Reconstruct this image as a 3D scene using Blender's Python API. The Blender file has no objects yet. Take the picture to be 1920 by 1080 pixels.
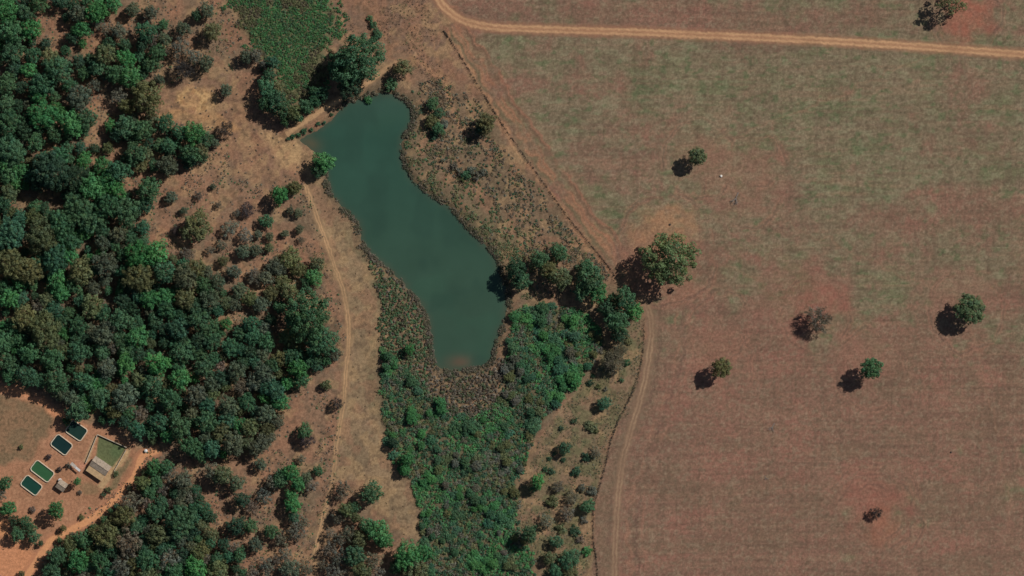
import bpy, math, random
import numpy as np
from mathutils import Vector

# ------------------------------------------------------------------ camera, sky, sun, exposure
scene = bpy.context.scene
S = 0.25                                   # metres per map unit (a map unit is a quarter of a metre on the ground)
SUN_EL, SUN_AZ = math.radians(42), math.atan2(0.58, 0.81)      # azimuth measured from +x (east) towards +y (north)

cam_d = bpy.data.cameras.new('camera'); cam = bpy.data.objects.new('camera', cam_d)
scene.collection.objects.link(cam)
ALT = 1600.0
cam.location = (0, 0, ALT); cam.rotation_euler = (0, 0, 0)
cam_d.sensor_width = 36; cam_d.lens = 36 * ALT / 480.0
cam_d.clip_start = 10; cam_d.clip_end = 12000
scene.camera = cam

world = bpy.data.worlds.new('World'); scene.world = world; world.use_nodes = True
wn = world.node_tree; wn.nodes.clear()
sky = wn.nodes.new('ShaderNodeTexSky'); sky.sky_type = 'NISHITA'; sky.sun_disc = False
sky.sun_elevation = SUN_EL; sky.sun_rotation = math.pi / 2 - SUN_AZ
bg = wn.nodes.new('ShaderNodeBackground'); bg.inputs['Strength'].default_value = 0.05
wo = wn.nodes.new('ShaderNodeOutputWorld')
wn.links.new(sky.outputs[0], bg.inputs[0]); wn.links.new(bg.outputs[0], wo.inputs[0])

sun_d = bpy.data.lights.new('sun', 'SUN'); sun_d.energy = 5.0; sun_d.angle = math.radians(0.5); sun_d.color = (1.0, 0.95, 0.88)
sun = bpy.data.objects.new('sun', sun_d); scene.collection.objects.link(sun)
sd = Vector((math.cos(SUN_EL) * math.cos(SUN_AZ), math.cos(SUN_EL) * math.sin(SUN_AZ), math.sin(SUN_EL)))
sun.rotation_euler = sd.to_track_quat('Z', 'Y').to_euler(); sun.location = (300, 200, 300)

scene.view_settings.view_transform = 'Standard'; scene.view_settings.look = 'None'
scene.view_settings.exposure = -0.65; scene.view_settings.gamma = 1.0
scene.render.resolution_x = 1024; scene.render.resolution_y = 576

rnd = random.Random(7); rng = np.random.RandomState(11)
COL = scene.collection
KL = 0.84                                  # light on level ground: seen colour = base colour * KL

def lin1(c):
    c = c / 255.0
    return c / 12.92 if c <= 0.04045 else ((c + 0.055) / 1.055) ** 2.4
def A(r, g, b, k=KL): return np.array([min(0.9, lin1(v) / k) for v in (r, g, b)])
def W(px, py): return ((px - 960.0) * S, (540.0 - py) * S)

# ------------------------------------------------------------------ noise and masks on map coordinates
_tab = {}
def vnoise(x, y, seed=0):
    if seed not in _tab: _tab[seed] = np.random.RandomState(100 + seed).rand(256, 256)
    t = _tab[seed]
    xi = np.floor(x).astype(int); yi = np.floor(y).astype(int)
    fx = x - xi; fy = y - yi
    fx = fx * fx * (3 - 2 * fx); fy = fy * fy * (3 - 2 * fy)
    a = t[xi & 255, yi & 255]; b = t[(xi + 1) & 255, yi & 255]; c = t[xi & 255, (yi + 1) & 255]; d = t[(xi + 1) & 255, (yi + 1) & 255]
    return (a * (1 - fx) + b * fx) * (1 - fy) + (c * (1 - fx) + d * fx) * fy
def fbm(x, y, seed=0, octv=4, gain=0.5):
    s = 0; a = 1; n = 0
    for o in range(octv):
        s = s + a * vnoise(x * 2 ** o + 17.3 * o, y * 2 ** o - 9.1 * o, seed + o); n += a; a *= gain
    return s / n
def sstep(a, b, x):
    t = np.clip((x - a) / (b - a), 0, 1); return t * t * (3 - 2 * t)
def smooth_closed(pts, n=6):
    P = np.array(pts, float); m = len(P); out = []
    for i in range(m):
        p0, p1, p2, p3 = P[i - 1], P[i], P[(i + 1) % m], P[(i + 2) % m]
        for k in range(n):
            t = k / n
            out.append(0.5 * ((2 * p1) + (p2 - p0) * t + (2 * p0 - 5 * p1 + 4 * p2 - p3) * t * t + (3 * p1 - p0 - 3 * p2 + p3) * t ** 3))
    return np.array(out)
def smooth_open(pts, n=8):
    P = [np.array(p, float) for p in pts]; P = [2 * P[0] - P[1]] + P + [2 * P[-1] - P[-2]]; out = []
    for i in range(1, len(P) - 2):
        p0, p1, p2, p3 = P[i - 1], P[i], P[i + 1], P[i + 2]
        for k in range(n):
            t = k / n
            out.append(0.5 * ((2 * p1) + (p2 - p0) * t + (2 * p0 - 5 * p1 + 4 * p2 - p3) * t * t + (3 * p1 - p0 - 3 * p2 + p3) * t ** 3))
    out.append(P[-2]); return np.array(out)
def seg_dist(x, y, pts, closed):
    d2 = np.full(x.shape, 1e18); n = len(pts)
    for i in range(n if closed else n - 1):
        ax, ay = pts[i]; bx, by = pts[(i + 1) % n]
        dx, dy = bx - ax, by - ay; L = dx * dx + dy * dy + 1e-9
        t = np.clip(((x - ax) * dx + (y - ay) * dy) / L, 0, 1)
        d2 = np.minimum(d2, (x - ax - t * dx) ** 2 + (y - ay - t * dy) ** 2)
    return np.sqrt(d2)
def inside(x, y, pts):
    r = np.zeros(x.shape, bool); n = len(pts)
    for i in range(n):
        x1, y1 = pts[i]; x2, y2 = pts[(i + 1) % n]
        if y1 == y2: continue
        c = ((y1 > y) != (y2 > y)) & (x < (x2 - x1) * (y - y1) / (y2 - y1) + x1)
        r ^= c
    return r
def sdist(x, y, pts, margin):
    """signed distance, positive inside, clipped at -margin"""
    P = np.asarray(pts, float); out = np.full(x.shape, -float(margin))
    m = (x > P[:, 0].min() - margin) & (x < P[:, 0].max() + margin) & (y > P[:, 1].min() - margin) & (y < P[:, 1].max() + margin)
    if m.any():
        xs, ys = x[m], y[m]; d = seg_dist(xs, ys, P, True); out[m] = np.maximum(np.where(inside(xs, ys, P), d, -d), -margin)
    return out
def pmask(x, y, pts, soft=8):
    return sstep(-soft, soft, sdist(x, y, pts, soft * 1.5 + 1))
def ldist(x, y, pts, margin):
    P = np.asarray(pts, float); out = np.full(x.shape, float(margin))
    m = (x > P[:, 0].min() - margin) & (x < P[:, 0].max() + margin) & (y > P[:, 1].min() - margin) & (y < P[:, 1].max() + margin)
    if m.any(): out[m] = np.minimum(seg_dist(x[m], y[m], P, False), margin)
    return out

# ------------------------------------------------------------------ the layout of the place (map units, x east, y south)
POND = smooth_closed([(650,193),(675,186),(700,178),(720,174),(745,182),(765,195),(773,212),(769,235),(759,252),(752,275),(756,302),(772,335),(805,365),
 (842,388),(860,410),(890,442),(915,465),(931,490),(940,520),(951,553),(950,578),(942,610),(928,645),(919,678),(885,690),(862,694),(842,696),(820,687),(810,665),
 (807,622),(797,585),(777,555),(757,533),(727,503),(697,478),(680,455),(672,418),(652,398),(630,375),(616,350),(612,328),(602,300),(590,284),(572,272),(562,262),(586,250),(612,232),(632,213)], 4)
DAM = smooth_open([(536,252), (560,236), (590,216), (620,196), (648,180), (690,155), (730,125), (775,103)], 4)
ROAD = smooth_open([(806,-60), (815,-25), (826,4), (845,24), (872,40), (915,50), (960,53), (1080,57), (1200,60.5), (1320,66), (1440,71), (1600,79.5), (1760,90), (1920,102), (2100,116)], 6)
TRACK_E = smooth_open([(1203,555), (1217,585), (1222,620), (1215,680), (1200,750), (1182,810), (1167,870), (1158,940), (1154,1010), (1152,1080), (1150,1160)], 6)
TRACK_W = smooth_open([(572,345), (590,395), (607,440), (628,500), (645,550), (653,600), (653,650), (648,700), (645,750), (637,795), (630,840), (627,880), (620,920), (610,955), (600,995), (593,1030), (590,1080), (588,1140)], 6)
DRIVE = smooth_open([(300,842), (282,850), (266,856), (258,880), (244,905), (222,930), (198,953), (172,972), (150,985), (120,1000), (98,1012), (84,1030), (66,1056), (48,1085), (20,1130)], 6)
FIELD = [(826,52), (850,80), (905,170), (945,235), (1000,312), (1060,398), (1120,472), (1158,522), (1195,548), (1208,580), (1212,630), (1204,680), (1185,740), (1160,790), (1143,840), (1125,900), (1115,960), (1112,1160), (9000,1160), (9000,9000),(1100,9000),(1112,1160),(9000,9000),(9000,-60),(2200,122),(1920,102),(1600,80),(1320,66),(960,53),(890,48)]
FIELD = [(826,52), (850,80), (905,170), (945,235), (1000,312), (1060,398), (1120,472), (1158,522), (1195,548), (1208,580), (1212,630), (1204,680), (1185,740), (1160,790), (1143,840), (1125,900), (1115,960), (1110,1100), (1105,9000), (9000,9000), (9000,-9000), (780,-9000), (800,-40), (818,8), (845,30), (860,42)]
NORTHMARSH = [(415,-40), (428,10), (455,60), (490,100), (520,140), (535,185), (575,205), (600,180), (620,140), (612,90), (640,60), (630,10), (615,-40)]
MEADOW = [(566,345), (600,345), (630,382), (668,425), (690,480), (712,520), (718,600), (708,690), (715,790), (735,860), (770,915), (795,1010), (760,1000), (720,965), (668,905), (625,890), (632,820), (645,740), (655,640), (640,560), (605,460)]
PALE_NW = [(300,170), (345,150), (420,150), (470,120), (500,170), (520,230), (560,262), (590,300), (565,335), (500,340), (440,330), (430,270), (400,230), (300,222)]
REED = [(690,470), (720,500), (760,540), (795,590), (805,650), (815,695), (870,705), (930,690), (955,640), (970,700), (960,760), (900,790), (830,770), (790,730), (730,700), (712,620), (715,560)]
MARSH = [(712,650), (760,690), (800,730), (850,780), (900,780), (945,740), (955,650), (962,590), (1000,570), (1060,580), (1120,595), (1130,640), (1100,690), (1060,740), (1010,800), (985,860), (965,920), (975,990), (1000,1040), (1010,1140), (800,1140), (800,1040), (790,960), (765,900), (735,850), (716,780)]
EASTSCRUB = [(775,165), (800,150), (835,140), (900,200), (935,260), (1010,350), (1140,510), (1100,520), (1000,480), (950,490), (935,480), (905,450), (860,395), (800,355), (765,310), (760,270), (775,230)]
EASTGREEN = [(850,375), (900,390), (950,430), (1000,465), (990,540), (950,545), (935,485), (890,435), (850,392)]
SEOPEN = [(1130,640), (1200,600), (1205,690), (1170,780), (1140,830), (1118,920), (1105,1000), (1100,1100), (1020,1100), (1000,1040), (965,960), (970,910), (1000,850), (1040,785), (1100,710)]
COMPOUND = [(-60,690), (0,706), (60,735), (125,770), (180,795), (250,838), (290,840), (270,900), (200,960), (140,1000), (90,1040), (60,1100), (-60,1100)]
PADDOCK = [(-60,722), (0,736), (60,758), (108,778), (92,812), (60,850), (20,872), (-60,890)]
FOREST = [(-60,290), (60,285), (130,295), (200,325), (250,365), (272,420), (280,468), (330,476), (390,505), (425,560), (440,620), (500,600), (520,560), (560,560), (640,600), (640,660), (600,690), (560,720), (530,760), (520,800), (490,850), (440,858), (390,862), (330,835), (270,822), (220,800), (170,778), (130,756), (100,735), (40,708), (-60,690)]
SFOREST = [(250,900), (290,865), (340,880), (370,910), (400,960), (400,1000), (440,1020), (470,1100), (70,1100), (85,1050), (110,1010), (150,992), (200,965), (240,925)]
NWWOOD = [(-60,-60), (230,-60), (225,20), (200,40), (240,80), (310,40), (320,110), (270,160), (200,160), (170,140), (130,180), (190,240), (240,220), (330,225), (400,250), (410,290), (340,310), (300,330), (240,310), (220,290), (110,300), (-60,300)]
FENCE_N = [(832,58), (850,84), (905,174), (945,238), (1000,315), (1060,400), (1120,474), (1150,512)]
FENCE_S = [(1208,600), (1204,670), (1186,735), (1161,785), (1146,825), (1138,860), (1126,905), (1114,950), (1112,1010), (1118,1050), (1122,1110)]
HALOS = [(1245,435,62,.95,(162,124,94)), (1240,500,75,.45,(150,108,88)), (1305,285,45,.4,(140,108,88)), (1345,660,60,.35,(150,105,88)), (1535,575,55,.5,(150,98,84)), (1800,555,65,.4,(140,104,88)),
         (1625,672,55,.35,(145,104,88)), (1640,950,62,.5,(150,95,82)), (1810,30,50,.55,(160,98,80)), (1390,330,75,.35,(145,104,88)), (1655,985,40,.3,(150,105,80)), (1500,560,90,.25,(148,96,84))]

def pond_sd(x, y, margin=30):
    wob = (fbm(x / 9.0, y / 9.0, 61, 3) - 0.5) * 7
    return sdist(x, y, POND, margin) + wob

def height(px, py):
    x = np.asarray(px, float); y = np.asarray(py, float)
    d = pond_sd(x, y, 40) * S                                     # metres, positive over the water
    out = 1 - sstep(-9, -2.5, d)
    comp = 1 - pmask(x, y, COMPOUND, 14)
    h = ((fbm(x / 70, y / 70, 71, 3) - 0.5) * 1.0 + (fbm(x / 16, y / 16, 75, 2) - 0.5) * 0.22) * out * comp
    bank = np.interp(d, [-5.0, -2.0, 0.0, 2.5, 8.0], [0.0, -0.22, -0.7, -1.5, -2.4])
    h = h + bank
    dm = ldist(x, y, DAM, 40) * S
    h = h + 0.7 * np.exp(-(dm / 1.6) ** 2) * sstep(1.0, -1.0, d)
    return h
def H1(px, py): return float(height(np.array([px], float), np.array([py], float))[0])

def mixc(c, col, m):
    c += (col - c) * m[:, None]
def ground_colour(px, py, roads):
    """base colour of bare soil, dust, dead grass and leaf litter at a place"""
    x0 = np.asarray(px, float); y0 = np.asarray(py, float)
    x = x0 + (fbm(x0 / 26, y0 / 26, 1, 3) - 0.5) * 26; y = y0 + (fbm(x0 / 26, y0 / 26, 5, 3) - 0.5) * 26
    n1 = fbm(x0 / 90, y0 / 90, 10, 4); n2 = fbm(x0 / 30, y0 / 30, 15, 4); n3 = fbm(x0 / 9, y0 / 9, 20, 3); n4 = fbm(x0 / 4, y0 / 4, 25, 2)
    c = np.tile(A(146,110,87), (x.size, 1))
    mixc(c, A(122,103,82), sstep(.45, .62, n2)); mixc(c, A(164,117,90), sstep(.5, .7, fbm(x0 / 45, y0 / 45, 30, 3)) * .75)
    mixc(c, A(104,84,70), sstep(.55, .75, n3) * .75)
    # leaf litter on the forest floor
    mixc(c, A(80,68,54), np.maximum(pmask(x, y, FOREST, 14), .8 * pmask(x, y, SFOREST, 14)) * (.65 + .35 * n3))
    mixc(c, A(100,84,68), pmask(x, y, NWWOOD, 14) * sstep(.36, .56, n2) * .85); mixc(c, A(116,98,78), pmask(x, y, [(230,-60), (430,-60), (450,50), (480,100), (430,140), (340,150), (280,150), (260,60)], 20) * (.5 + .5 * n3))
    # pale clay in the north-west
    m = pmask(x, y, PALE_NW, 16); mixc(c, A(152,120,92), m * .85); mixc(c, A(128,98,80), m * sstep(.46, .62, n3) * .7); mixc(c, A(136,104,86), m * sstep(.45, .6, n2) * .6)
    m = pmask(x, y, [(328,168), (350,158), (385,166), (408,182), (405,205), (380,210), (345,204), (330,186)], 9); mixc(c, A(200,162,114), m * .95); mixc(c, A(150,112,76), m * sstep(.52, .6, n4) * .7)
    mixc(c, A(186,142,98), pmask(x, y, [(270,222), (320,212), (400,214), (450,240), (430,250), (330,228), (270,234)], 6) * .7)
    mixc(c, A(188,154,112), pmask(x, y, [(495,250), (555,262), (572,290), (556,312), (520,300)], 12) * .85)
    m = np.maximum.reduce([np.exp(-(((x0 - a) / r) ** 2 + ((y0 - b) / r) ** 2)) for a, b, r in [(95,30,26), (112,60,22), (180,78,24), (160,160,22), (400,12,20), (325,20,20), (440,55,30), (105,285,24), (265,330,20), (310,440,22), (420,660,20), (400,960,36), (440,830,26), (190,245,16), (350,350,50)]])
    mixc(c, A(172,118,90), m * (.4 + .5 * sstep(.35, .6, n3)))
    # meadow west of the water
    m = pmask(x, y, MEADOW, 14); mixc(c, A(144,119,92), m); mixc(c, A(126,112,84), m * sstep(.45, .6, fbm(x0 / 40, y0 / 60, 35, 3)) * .6)
    mixc(c, A(98,100,66), m * np.exp(-(np.minimum(ldist(x, y, [(655,430), (690,500), (708,560), (702,640), (700,700), (708,770)], 40), 40) / 13) ** 2) * .75)
    mixc(c, A(165,132,98), m * sstep(.56, .68, n2) * .6); mixc(c, A(112,88,66), m * sstep(.64, .74, n4) * .5)
    for pl in ([(600,400), (640,500), (662,590), (664,680), (668,760), (690,830), (730,900), (770,960), (790,1010)], [(612,400), (655,520), (672,620), (672,700), (700,790), (740,870)], [(640,760), (655,840), (690,930), (760,1000)], [(585,370), (616,440), (640,500)]):
        mixc(c, A(180,148,110), np.exp(-(ldist(x, y, smooth_open(pl, 4), 16) / 2.2) ** 2) * np.clip(2.2 * (n2 - .28), 0, .6))
    mixc(c, A(166,140,104), m * sstep(.48, .62, fbm(x0 / 22, y0 / 34, 260, 3)) * .5)
    # grass at the north end
    m = pmask(x, y, NORTHMARSH, 14); mixc(c, A(66,92,54), m * .9); mixc(c, A(112,100,72), m * sstep(.56, .7, n2) * .6)
    # fields
    f = pmask(x0 + (n3 - .5) * 8, y0 + (n4 - .5) * 8, FIELD, 4)
    xr = 960 + (x0 - 960); ay = np.interp(y0, [-60, 60, 75, 130, 300, 480, 620, 760, 1100], [.25, .3, .66, .74, .62, .48, .34, .16, .14])
    ax = np.interp(x0, [850, 1000, 1100, 1400, 1920], [-.28, -.12, .02, 0, .04])
    g = sstep(.22, .78, (ay + ax) + (fbm(x0 / 130, y0 / 80, 40, 4) - .5) * 1.1 + (n2 - .5) * .7 + (n3 - .5) * .35)
    fc = np.tile(A(133,102,86), (x.size, 1)); mixc(fc, A(126,114,91), g)
    mixc(fc, A(152,101,88), (1 - g) * sstep(.46, .74, fbm(x0 / 55, y0 / 30, 45, 4)) * .36)
    mixc(fc, A(120,99,81), (1 - g) * sstep(.48, .7, fbm(x0 / 80, y0 / 34, 47, 4)) * .55)
    mixc(fc, A(108,112,82), g * sstep(.5, .7, fbm(x0 / 60, y0 / 40, 50, 4)) * .7)
    mixc(fc, A(100,80,69), sstep(.5, .72, fbm(x0 / 110, y0 / 4.5 + x0 * .004, 55, 3)) * (.12 + .4 * n1)); mixc(fc, A(150,120,98), sstep(.52, .72, fbm(x0 / 120, y0 / 4.0, 57, 3)) * (.12 + .4 * n1))
    mixc(fc, A(104,86,73), sstep(.54, .74, fbm(x0 / 4.2, y0 / 120, 59, 3)) * .30)
    mixc(fc, A(96,86,68), sstep(.52, .68, fbm(x0 / 7, y0 / 6, 93, 3)) * (.25 + .3 * g)); mixc(fc, A(144,128,106), sstep(.56, .72, fbm(x0 / 6, y0 / 5, 97, 2)) * .38)
    mixc(fc, A(100,88,72), sstep(.56, .74, n4) * .35); mixc(fc, A(90,102,72), g * sstep(.6, .74, fbm(x0 / 14, y0 / 9, 92, 3)) * .65); mixc(fc, A(140,136,108), g * sstep(.58, .72, fbm(x0 / 16, y0 / 8, 256, 3)) * .38)
    for pl in ([(1160,520), (1230,430), (1300,320), (1420,240), (1640,150), (1750,95)], [(1300,470), (1400,520), (1520,590), (1640,680)], [(1340,340), (1480,420), (1700,520), (1800,570)], [(1230,600), (1340,680), (1500,760), (1640,940)], [(1820,600), (1860,760), (1900,1000)], [(1190,800), (1300,830), (1440,790)]):
        mixc(fc, A(152,116,94), np.exp(-(ldist(x, y, smooth_open(pl, 4), 14) / 1.9) ** 2) * .32)
    for hx, hy, hr, s, hc in HALOS:
        s = min(.95, s * 1.35)
        r = np.hypot(x - hx, (y - hy) * 1.1) / hr
        mixc(fc, A(*hc), sstep(1.25, .55, r + (n2 - .5) * .9) * s * np.clip(.72 + 1.2 * (n3 - .5), .2, 1))
        mixc(fc, A(118,86,74), np.exp(-((r - 1.15) / .05) ** 2) * .35 * s); mixc(fc, A(112,84,72), np.exp(-((r - .8) / .04) ** 2) * .25 * s)
    ed = ldist(x, y, FENCE_N, 90); mixc(fc, A(150,108,84), np.exp(-(ed / 45) ** 2) * .55 * sstep(.3, .6, n2))
    for off, w, cc in ((16, 3.0, (160,118,92)), (26, 2.5, (156,112,88)), (44, 2.5, (150,106,86)), (38, 3, (112,88,72)), (10, 3.5, (112,100,78))):
        mixc(fc, A(*cc), np.exp(-((ed - off - (n2 - .5) * 5) / w) ** 2) * np.clip(4.5 * (n2 - .32), .3, .95))
    es = ldist(x, y, FENCE_S, 130); mixc(fc, A(118,102,82), np.exp(-((es - 20) / 18) ** 2) * .5)
    for off, w, cc in ((62, 2.5, (150,112,92)), (74, 2, (104,80,70)), (88, 2.5, (146,108,90)), (30, 2, (108,86,74))):
        mixc(fc, A(*cc), np.exp(-((es - off - (n2 - .5) * 6) / w) ** 2) * np.clip(2.6 * (n2 - .3), .1, .7))
    for tx, ty, tr in [(1350,610,52), (1420,300,40), (1330,690,78), (1640,962,46), (1640,962,66), (1640,962,84), (1310,300,62), (1250,470,92), (1530,590,60), (1632,692,64), (1812,582,66), (1400,330,80), (1812,30,60)]:
        r = np.hypot(x0 - tx, (y0 - ty) * .9)
        for dr in (0, 7): mixc(fc, A(156,114,94), np.exp(-((r - tr - dr - (n2 - .5) * 26) / 1.9) ** 2) * np.clip(2.4 * (fbm(x0 / 40, y0 / 40, 230, 2) - .42), 0, .36)); mixc(fc, A(104,82,72), np.exp(-((r - tr - 3.5 - (n2 - .5) * 26) / 1.5) ** 2) * np.clip(2.2 * (fbm(x0 / 40, y0 / 40, 230, 2) - .42), 0, .3))
    c = c * (1 - f[:, None]) + fc * f[:, None]
    nf = 1 - f
    # scrub between water and field
    m = pmask(x, y, EASTSCRUB, 14) * nf; mixc(c, A(122,100,78), m * .9); mixc(c, A(112,100,74), m * sstep(.42, .6, n2) * .75); mixc(c, A(96,80,64), m * sstep(.55, .7, n4) * .7)
    mixc(c, A(98,98,66), pmask(x, y, EASTGREEN, 14) * nf * .7); mixc(c, A(106,100,72), m * np.exp(-(np.minimum(ldist(x, y, POND[:120], 60), 60) / 38) ** 2) * .6)
    m = pmask(x, y, [(620,-40), (830,-40), (828,40), (850,90), (900,180), (830,150), (760,110), (700,80), (640,70)], 14) * nf
    mixc(c, A(140,103,82), m * .9); mixc(c, A(116,90,78), m * sstep(.5, .62, n3) * .75); mixc(c, A(176,128,94), m * sstep(.58, .7, n2) * .6)
    for pl, w, s in (([(770,108), (805,125), (830,150), (848,185), (852,215), (870,250)], 6, .8), ([(800,115), (822,140), (840,170)], 4, .7), ([(712,40), (718,75), (735,110), (745,125)], 3, .6),
                     ([(700,0), (715,45), (740,80)], 3, .5), ([(810,70), (815,100), (850,165)], 3, .6), ([(840,60), (870,110), (915,185), (960,262), (1010,335)], 2.4, .55), ([(825,44), (800,45), (770,58)], 4, .6),
                     ([(790,190), (793,240), (788,290)], 4, .5), ([(940,240), (1000,322), (1060,406), (1150,520)], 2.6, .75)):
        mixc(c, A(192,142,104), np.exp(-(ldist(x, y, pl, 30) / w) ** 2) * s)
    m = pmask(x, y, SEOPEN, 12) * nf; mixc(c, A(128,106,82), m * .8); mixc(c, A(106,102,72), m * sstep(.45, .6, n2) * .6); mixc(c, A(158,112,90), m * sstep(.55, .68, n1 * .5 + n3 * .5) * .6)
    for pl in ([(1100,715), (1055,770), (1025,815), (1010,860), (985,905), (972,930)], [(1110,690), (1070,745), (1040,790), (1022,850), (1016,890)], [(1075,760), (1020,850)]):
        mixc(c, A(164,138,104), np.exp(-(ldist(x, y, pl, 20) / 2.2) ** 2) * .55)
    # wet ground
    mixc(c, A(92,82,64), pmask(x, y, REED, 16) * nf * .85); mixc(c, A(116,102,80), pmask(x, y, [(930,470), (1160,520), (1210,600), (1140,650), (960,610)], 14) * nf * .75); mixc(c, A(62,74,48), pmask(x, y, MARSH, 12) * nf * .9)
    d = pond_sd(x0, y0, 30); mixc(c, A(96,84,66), np.exp(-(np.abs(d) / 6) ** 2) * .7)
    # farmyard
    m = pmask(x, y, COMPOUND, 7); mixc(c, A(168,122,94), m * .85); mixc(c, A(150,110,84), m * sstep(.5, .66, n2) * .7); mixc(c, A(180,136,106), m * sstep(.56, .7, n3) * .5)
    m = pmask(x, y, PADDOCK, 7); mixc(c, A(122,104,80), m * .9); mixc(c, A(144,112,86), m * sstep(.48, .66, n2) * .7); mixc(c, A(96,84,64), m * sstep(.6, .72, n4) * .6)
    pe = ldist(x, y, [(-40,712), (0,722), (40,742), (80,762), (120,778)], 30); mixc(c, A(204,142,104), np.exp(-(pe / 6) ** 2) * .85)
    mixc(c, A(206,146,100), pmask(x, y, [(-60,968), (0,972), (22,985), (14,1002), (-60,1000)], 7) * .8)
    mixc(c, A(200,138,100), pmask(x, y, [(-60,1014), (20,1012), (60,1030), (72,1046), (40,1090), (-60,1100)], 9) * .8)
    mixc(c, A(98,104,72), pmask(x0, y0, [(185,816), (236,839), (214,880), (180,858)], 1.5)); mixc(c, A(86,104,70), pmask(x, y, [(205,830), (236,839), (222,866), (200,850)], 8) * .6)
    mixc(c, A(176,148,112), pmask(x0, y0, [(233,848), (246,838), (240,858), (192,918), (182,912)], 2.5) * .9)
    mixc(c, A(168,144,112), pmask(x0, y0, [(176,818), (182,818), (166,868), (156,866)], 2) * .8)
    mixc(c, A(112,104,78), pmask(x, y, [(238,866), (246,872), (240,892), (212,918), (190,928), (200,906), (225,880)], 4) * .8); mixc(c, A(124,108,80), pmask(x, y, [(160,896), (180,908), (188,920), (160,925), (150,905)], 6) * .6)
    mixc(c, A(190,136,112), pmask(x, y, [(140,858), (158,862), (154,876), (142,872)], 5) * .7)
    wst = (1 - f) * (1 - pmask(x, y, COMPOUND, 12)) * (1 - .8 * pmask(x, y, PALE_NW, 16)) * .44; mixc(c, A(128,109,90), wst); mt = (1 - f) * (1 - pmask(x, y, COMPOUND, 12)) * (1 - pmask(x, y, MARSH, 12)) * (1 - pmask(x, y, NORTHMARSH, 12)); mixc(c, A(168,138,102), mt * sstep(.52, .66, fbm(x0 / 20, y0 / 20, 240, 3)) * .45); mixc(c, A(148,106,84), mt * sstep(.53, .66, fbm(x0 / 24, y0 / 24, 244, 3)) * .36 * (1 - pmask(x, y, SEOPEN, 12))); mixc(c, A(104,102,74), .75 * pmask(x, y, SEOPEN, 12) * nf * sstep(.42, .6, fbm(x0 / 18, y0 / 18, 252, 3))); mixc(c, A(98,82,66), mt * sstep(.54, .68, fbm(x0 / 7, y0 / 7, 248, 3)) * .5); dsh = pond_sd(x0, y0, 60); mixc(c, A(94,84,66), np.exp(-(np.abs(dsh) / 15) ** 2) * np.where((y0 < 340) & (x0 < 640), .25, .75))
    if roads:
        for pts, w, core, halo in ((ROAD, 8, (190,150,114), (150,110,86)), (TRACK_E, 6.0, (158,130,104), (132,106,86)), (TRACK_W, 4.2, (190,152,114), (148,122,92)), (DRIVE, 8.0, (208,150,108), (176,122,92)), (DAM, 6, (182,146,110), (146,118,90))):
            d = ldist(x0 + (n3 - .5) * 4, y0 + (n4 - .5) * 4, pts, 40)
            mixc(c, A(*halo), np.exp(-(d / (w * (1.2 + .5 * n2))) ** 4) * (.8 if (pts is ROAD or pts is DRIVE) else .6) * (sstep(772, 700, x0) if pts is DAM else 1))
            if pts is ROAD: mixc(c, A(172,130,98), sstep(w * 1.0, w * .6, d) * .6)
            if pts is DRIVE or pts is DAM:
                mixc(c, A(*core), sstep(w * .95, w * .55, d) * (.75 + .25 * n3) * (sstep(770, 690, x0) if pts is DAM else 1))
            else:
                mixc(c, A(*core), np.exp(-((d - w * .52) / (w * .30)) ** 2) * np.clip((.8 if pts is ROAD else .62) + 1.2 * (n2 - .45), .34, 1))
    return c * (0.93 + 0.14 * rng.rand(x.size))[:, None]

# ------------------------------------------------------------------ mesh helpers
def mesh_quads(name, V, col=None):
    """V: (n,4,3) quads; col (n,3) one colour per quad"""
    n = len(V); me = bpy.data.meshes.new(name)
    me.vertices.add(n * 4); me.vertices.foreach_set('co', V.reshape(-1).astype(np.float32))
    me.loops.add(n * 4); me.loops.foreach_set('vertex_index', np.arange(n * 4, dtype=np.int32))
    me.polygons.add(n); me.polygons.foreach_set('loop_start', np.arange(0, n * 4, 4, dtype=np.int32)); me.polygons.foreach_set('loop_total', np.full(n, 4, np.int32))
    if col is not None:
        a = me.color_attributes.new('Col', 'FLOAT_COLOR', 'POINT')
        cc = np.ones((n, 4, 4), np.float32); cc[:, :, :3] = col[:, None, :]; a.data.foreach_set('color', cc.reshape(-1))
    me.update(calc_edges=True); return me
def mesh_grid(name, P, col=None, smooth=True):
    """P: (ny,nx,3)"""
    ny, nx, _ = P.shape; me = bpy.data.meshes.new(name)
    me.vertices.add(nx * ny); me.vertices.foreach_set('co', P.reshape(-1).astype(np.float32))
    i = np.arange(nx * ny).reshape(ny, nx); q = np.stack([i[:-1, :-1], i[:-1, 1:], i[1:, 1:], i[1:, :-1]], -1).reshape(-1, 4)
    n = len(q); me.loops.add(n * 4); me.loops.foreach_set('vertex_index', q.reshape(-1).astype(np.int32))
    me.polygons.add(n); me.polygons.foreach_set('loop_start', np.arange(0, n * 4, 4, dtype=np.int32)); me.polygons.foreach_set('loop_total', np.full(n, 4, np.int32))
    if smooth: me.polygons.foreach_set('use_smooth', np.ones(n, bool))
    if col is not None:
        a = me.color_attributes.new('Col', 'FLOAT_COLOR', 'POINT')
        cc = np.ones((nx * ny, 4), np.float32); cc[:, :3] = col; a.data.foreach_set('color', cc.reshape(-1))
    me.update(calc_edges=True); return me
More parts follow.
